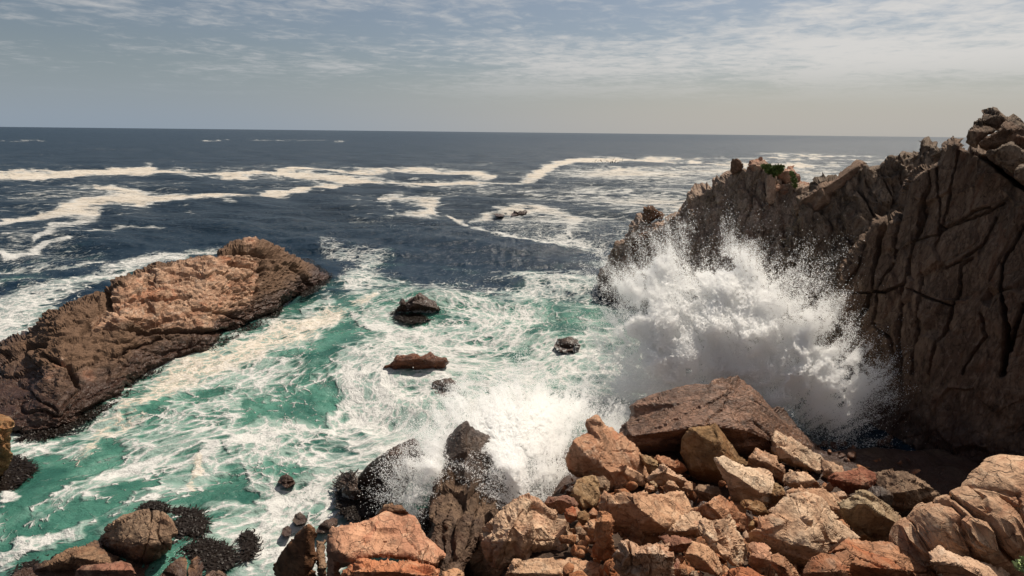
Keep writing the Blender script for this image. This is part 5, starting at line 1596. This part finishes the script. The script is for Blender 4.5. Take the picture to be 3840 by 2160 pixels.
# ------------------------------------------------------------------ plants
def leaf_clump(name, poly, Y0, n, L, mat, label, cat, seed=0, up=.6):
    g = np.random.default_rng(seed + 90)
    xs = np.array([p[0] for p in poly])
    ys = np.array([p[1] for p in poly])
    VV, FF, off = [], [], 0
    k = 0
    for px, py in scatter(poly, n, g):
        p = at(np.array([px]), np.array([py]), np.array([Y0 + g.uniform(-.35, .25)]))[0]
        d = g.normal(size=3)
        d[2] = abs(d[2]) * up + .2
        d /= np.linalg.norm(d)
        s = np.cross(d, g.normal(size=3))
        s /= np.linalg.norm(s)
        l = L * g.uniform(.5, 1.3)
        V = np.array([p, p + d * l * .5 + s * l * .28, p + d * l, p + d * l * .5 - s * l * .28])
        VV.append(V)
        FF.append([off, off + 1, off + 2, off + 3])
        off += 4
    me = mesh(name, np.vstack(VV), np.array(FF), False)
    return tag(link(name, me, mat), label, cat)


leaf_clump('cliff_plant', KS([(1760, 170), (1830, 160), (1880, 190), (1890, 290), (1850, 270), (1790, 215)]), 41.9, 1100, .22, M_MOSS, 'left green cushion of plants on the crest of the far spur', 'plant', 1)
leaf_clump('cliff_plant', KS([(1890, 175), (1960, 172), (1980, 200), (1940, 240), (1900, 270), (1885, 220)]), 41.6, 800, .22, M_MOSS, 'green cushion of plants in the middle of the spur crest', 'plant', 2)
leaf_clump('cliff_plant', KS([(2045, 215), (2070, 230), (2110, 310), (2105, 400), (2080, 380), (2070, 310)]), 40.9, 450, .18, M_MOSS, 'thin green strip of plants running down the right crest block', 'plant', 3)
leaf_clump('rock_plant', K2([(2520, 1350), (2576, 1300), (2700, 1300), (2700, 1420), (2560, 1400)]), 8.6, 500, .12, M_SUCC, 'pale green leafy tuft in the bottom right corner', 'plant', 4)


# ------------------------------------------------------------------ sea birds
def birds():
    body = [(-.30, 0, 0), (-.1, .055, .02), (.12, .06, .03), (.26, .03, .05), (.36, 0, .05), (.26, -.03, .05), (.12, -.06, .03), (-.1, -.055, .02), (.02, 0, .08), (.02, 0, -.05)]
    V = np.array(body)
    F = []
    for i in range(8):
        F.append([i, (i + 1) % 8, 8])
        F.append([(i + 1) % 8, i, 9])
    wings = np.array([(.12, .05, .03), (.14, .35, .16), (.0, .75, .12), (-.04, .35, .14), (-.06, .05, .03)])
    def wing(s, lift):
        W = wings.copy()
        W[:, 1] *= s
        W[1:4, 2] *= lift
        return W
    mes = []
    for lift in (1.6, .6, 2.8, -.8):
        bv = V.copy()
        mb = mesh('body', bv, F)
        mb.materials.append(M_BIRD)
        W = [mesh('wing', wing(s, lift), [[0, 1, 3], [0, 3, 4], [1, 2, 3]]) for s in (1, -1)]
        for w in W: w.materials.append(M_BIRD)
        mes.append((mb, W))
    pts = [(2272, 596, 8), (2274, 604, 6), (2231, 609, 4), (2253, 602, 3), (2259, 610, 3), (2300, 597, 4), (2326, 593, 3), (2309, 602, 3), (2281, 608, 3), (2269, 610, 3), (2297, 610, 4), (2305, 608, 3),
           (2317, 612, 3), (2325, 604, 4), (2333, 605, 4), (2383, 596, 3), (2246, 622, 3), (2272, 623, 4), (2241, 606, 3), (2290, 608, 2)]
    g = random.Random(4)
    for i, (x, y, s) in enumerate(pts):
        zz = g.uniform(.6, 2.2)
        p = sea(np.array([float(x)]), np.array([float(y)]), zz)[0]
        e = bpy.data.objects.new('seabird', None)
        col.objects.link(e)
        e.location = p
        e.rotation_euler = (g.uniform(-.9, .9), g.uniform(-.3, .3), g.uniform(0, 6.28))
        e.scale = (1.1 + .14 * s,) * 3
        tag(e, 'tiny dark seabird skimming the foam line far out', 'bird', 'flock of dark seabirds over the far foam')
        mb, W = mes[i % 4]
        for nm, mm in (('body', mb), ('wing', W[0]), ('wing', W[1])):
            o = bpy.data.objects.new(nm, mm)
            col.objects.link(o)
            o.parent = e


birds()

# ------------------------------------------------------------------ spray
def spray_mat():
    m = bpy.data.materials.new('spray')
    m.use_nodes = True
    t = NT(m.node_tree)
    t.n.clear()
    out = t.new('ShaderNodeOutputMaterial')
    d = t.new('ShaderNodeBsdfDiffuse')
    d.inputs[0].default_value = (.965, .965, .96, 1)
    tr = t.new('ShaderNodeBsdfTranslucent')
    tr.inputs[0].default_value = (.965, .965, .96, 1)
    mx = t.new('ShaderNodeMixShader')
    mx.inputs[0].default_value = .55
    t.l.new(d.outputs[0], mx.inputs[1])
    t.l.new(tr.outputs[0], mx.inputs[2])
    t.l.new(mx.outputs[0], out.inputs[0])
    return m


M_SPRAY = spray_mat()


def points_group():
    ng = bpy.data.node_groups.new('droplets', 'GeometryNodeTree')
    ng.interface.new_socket('Geometry', in_out='INPUT', socket_type='NodeSocketGeometry')
    ng.interface.new_socket('Geometry', in_out='OUTPUT', socket_type='NodeSocketGeometry')
    i = ng.nodes.new('NodeGroupInput')
    o = ng.nodes.new('NodeGroupOutput')
    mp = ng.nodes.new('GeometryNodeMeshToPoints')
    at_ = ng.nodes.new('GeometryNodeInputNamedAttribute')
    at_.data_type = 'FLOAT'
    at_.inputs['Name'].default_value = 'rad'
    sm = ng.nodes.new('GeometryNodeSetMaterial')
    sm.inputs['Material'].default_value = M_SPRAY
    ng.links.new(i.outputs[0], mp.inputs['Mesh'])
    ng.links.new(at_.outputs[0], mp.inputs['Radius'])
    ng.links.new(mp.outputs[0], sm.inputs['Geometry'])
    ng.links.new(sm.outputs[0], o.inputs[0])
    return ng


NG = points_group()


def droplets(name, P, rad, label):
    me = bpy.data.meshes.new(name)
    me.vertices.add(len(P))
    me.vertices.foreach_set('co', np.asarray(P, np.float32).ravel())
    vattr(me, 'rad', rad)
    o = link(name, me, M_SPRAY)
    md = o.modifiers.new('droplets', 'NODES')
    md.node_group = NG
    return tag(o, label, 'spray', kind='stuff')


def sample(poly, origin, n, Yc, depth, bulge, edge_out=80, edge_in=150, seed=0, streak=1.0, rmin=.007, rmax=.019, dens=None, holes=1.0):
    """water thrown up: dense billows inside the outline, thin jets of drops at its rim"""
    g = np.random.default_rng(seed)
    xs = np.array([p[0] for p in poly])
    ys = np.array([p[1] for p in poly])
    X, Y, Z, Rr = [], [], [], []
    st_ = 5.0
    gx, gy = np.meshgrid(np.arange(xs.min() - edge_out * 2, xs.max() + edge_out * 2, st_), np.arange(ys.min() - edge_out * 2, ys.max() + edge_out, st_))
    sh = gx.shape
    x, y = gx.ravel(), gy.ravel()
    sd = edist(poly, x, y) * np.where(inside(poly, x, y), 1, -1)
    ax, ay = x - origin[0], y - origin[1]
    th = np.arctan2(ay, ax)
    rd = np.hypot(ax, ay)
    st = fbm(np.stack([th * 16, rd / 260, th * 0 + seed], 1), 5, .65)
    bil = fbm(np.stack([x / 120, y / 120, x * 0 + seed + 3], 1), 5, .6)
    e = sd + 55 * st * streak + 30 * bil
    p = np.where(e > 0, .12 + .88 * sstep(e, 0, edge_in), .12 * np.exp(e / (edge_out * .33)))
    st2 = fbm(np.stack([th * 9 + 2 * bil, rd / 420, th * 0 + seed + 9], 1), 5, .65)
    p = p * np.clip(1.0 + 0.7 * bil * holes + .8 * st2, .18, 1.8) / 1.8
    if dens is not None: p = p * dens(x, y)
    pf = fbm(np.stack([x / 110, y / 110, x * 0 + 9], 1), 4, .5)
    front = Yc(x, y) - bulge * np.sqrt(np.clip(sd / 260, 0, 1)) + pf * depth * .18 - .2 * st2 * sstep(sd, 0, 200)
    cell = g.choice(len(x), size=n, p=p / p.sum())
    jx, jy = g.uniform(-.5, .5, n), g.uniform(-.5, .5, n)
    fr = front.reshape(sh)
    gyy, gxx = np.gradient(fr)
    X.append(x[cell] + jx * st_)
    Y.append(y[cell] + jy * st_)
    Z.append(front[cell] + gxx.ravel()[cell] * jx + gyy.ravel()[cell] * jy + g.exponential(depth * .45, n))
    rr = rmin + (rmax - rmin) * g.random(n) ** 3
    rr = np.where(e[cell] < edge_in * .4, rr * g.uniform(.55, 1.25, n), rr)
    Rr.append(rr)
    x = np.concatenate(X)[:n]
    y = np.concatenate(Y)[:n]
    z = np.concatenate(Z)[:n]
    P = at(x, y, z)
    ok = P[:, 2] > -.05
    return P[ok], np.concatenate(Rr)[:n][ok]


main = KW([(215, 1500), (215, 1300), (220, 1100), (235, 980), (270, 900), (310, 850), (350, 810), (400, 830), (440, 820), (490, 730), (550, 690), (590, 640), (640, 700), (690, 800), (740, 830), (800, 780), (870, 750), (940, 720), (1000, 765), (1070, 770), (1130, 745), (1180, 830),
           (1250, 860), (1330, 895), (1400, 885), (1460, 915), (1475, 1000), (1470, 1080), (1510, 1160), (1540, 1270), (1600, 1320), (1700, 1340), (1750, 1420), (1760, 1500), (1740, 1600), (1690, 1750), (1600, 1860), (1480, 1840), (1400, 1750), (1250, 1720), (1050, 1700), (800, 1750), (600, 1850), (450, 1950), (250, 1850)])


def Ymain(x, y):
    v = 28.0 + np.interp(x, [2200, 2600, 3000, 3300], [1.5, .5, -.8, -2.2]) + np.interp(y, [850, 1200, 1700], [4.0, 0, -3.0])
    return np.minimum(v, sea(x, y, .2)[:, 1] - .1)


def main_dens(x, y):
    v = np.ones(len(x))
    for cx, cy, rx, ry, a in ((1290, 1010, 190, 85, .72), (1120, 860, 110, 90, .5), (700, 860, 60, 90, .5), (400, 1500, 260, 160, .35), (1560, 1640, 160, 220, .45), (1250, 1330, 200, 60, -.3)):
        c = KW([(cx, cy)])[0]
        v *= 1 - a * np.exp(-(((x - c[0]) / (rx * .69)) ** 2 + ((y - c[1]) / (ry * .69)) ** 2))
    return v


P, rad = sample(main, (2750, 1800), 1250000, Ymain, 1.9, 1.0, seed=3, dens=main_dens)
droplets('wave_burst', P, rad, 'huge white burst of spray thrown up between the cliff and the big wet boulder')
low = K5([(560, 880), (570, 760), (560, 640), (640, 560), (700, 480), (760, 420), (900, 380), (1050, 330), (1200, 300), (1400, 330), (1560, 400), (1640, 500), (1640, 620), (1560, 640), (1480, 700), (1430, 800), (1480, 880), (1420, 960), (1330, 1000), (1230, 1000), (1130, 1020), (1060, 1060),
          (1030, 1000), (960, 930), (900, 850), (800, 800), (720, 740), (690, 830), (650, 900), (600, 960), (500, 1080), (470, 1060), (530, 960)])
P, rad = sample(low, (2050, 1950), 380000, lambda x, y: np.interp(y, [1400, 1600, 1750, 1900], [24, 20.5, 17.8, 16.8]) + np.interp(x, [1950, 2130], [0, 3.2]), .9, .3, edge_in=160, seed=8, holes=1.3,
                rmin=.007, rmax=.018, dens=lambda x, y: 1 - .75 * sstep(edist(K3([(1440, 350), (1620, 90), (1900, 350), (1800, 640)]), x, y, True) * np.where(inside(K3([(1400, 450), (1620, 60), (1950, 400), (1900, 640), (1500, 640)]), x, y), 1, -1), -30, 60))
droplets('wave_splash', P, rad, 'low fan of white spray boiling over the tall black rock below the burst')
P, rad = sample(K3([(1000, 420), (1080, 330), (1200, 280), (1265, 300), (1240, 400), (1160, 530), (1080, 640), (1020, 560)]), (1560, 1900), 9000, lambda x, y: x * 0 + Ysea(1420, 1870, .4) - .9, .3, .1, seed=12, rmin=.007, rmax=.015)
droplets('droplets', P, rad, 'scatter of white drops over the right face of the dark slab rock')
print('done', round(time.time() - T0, 1))
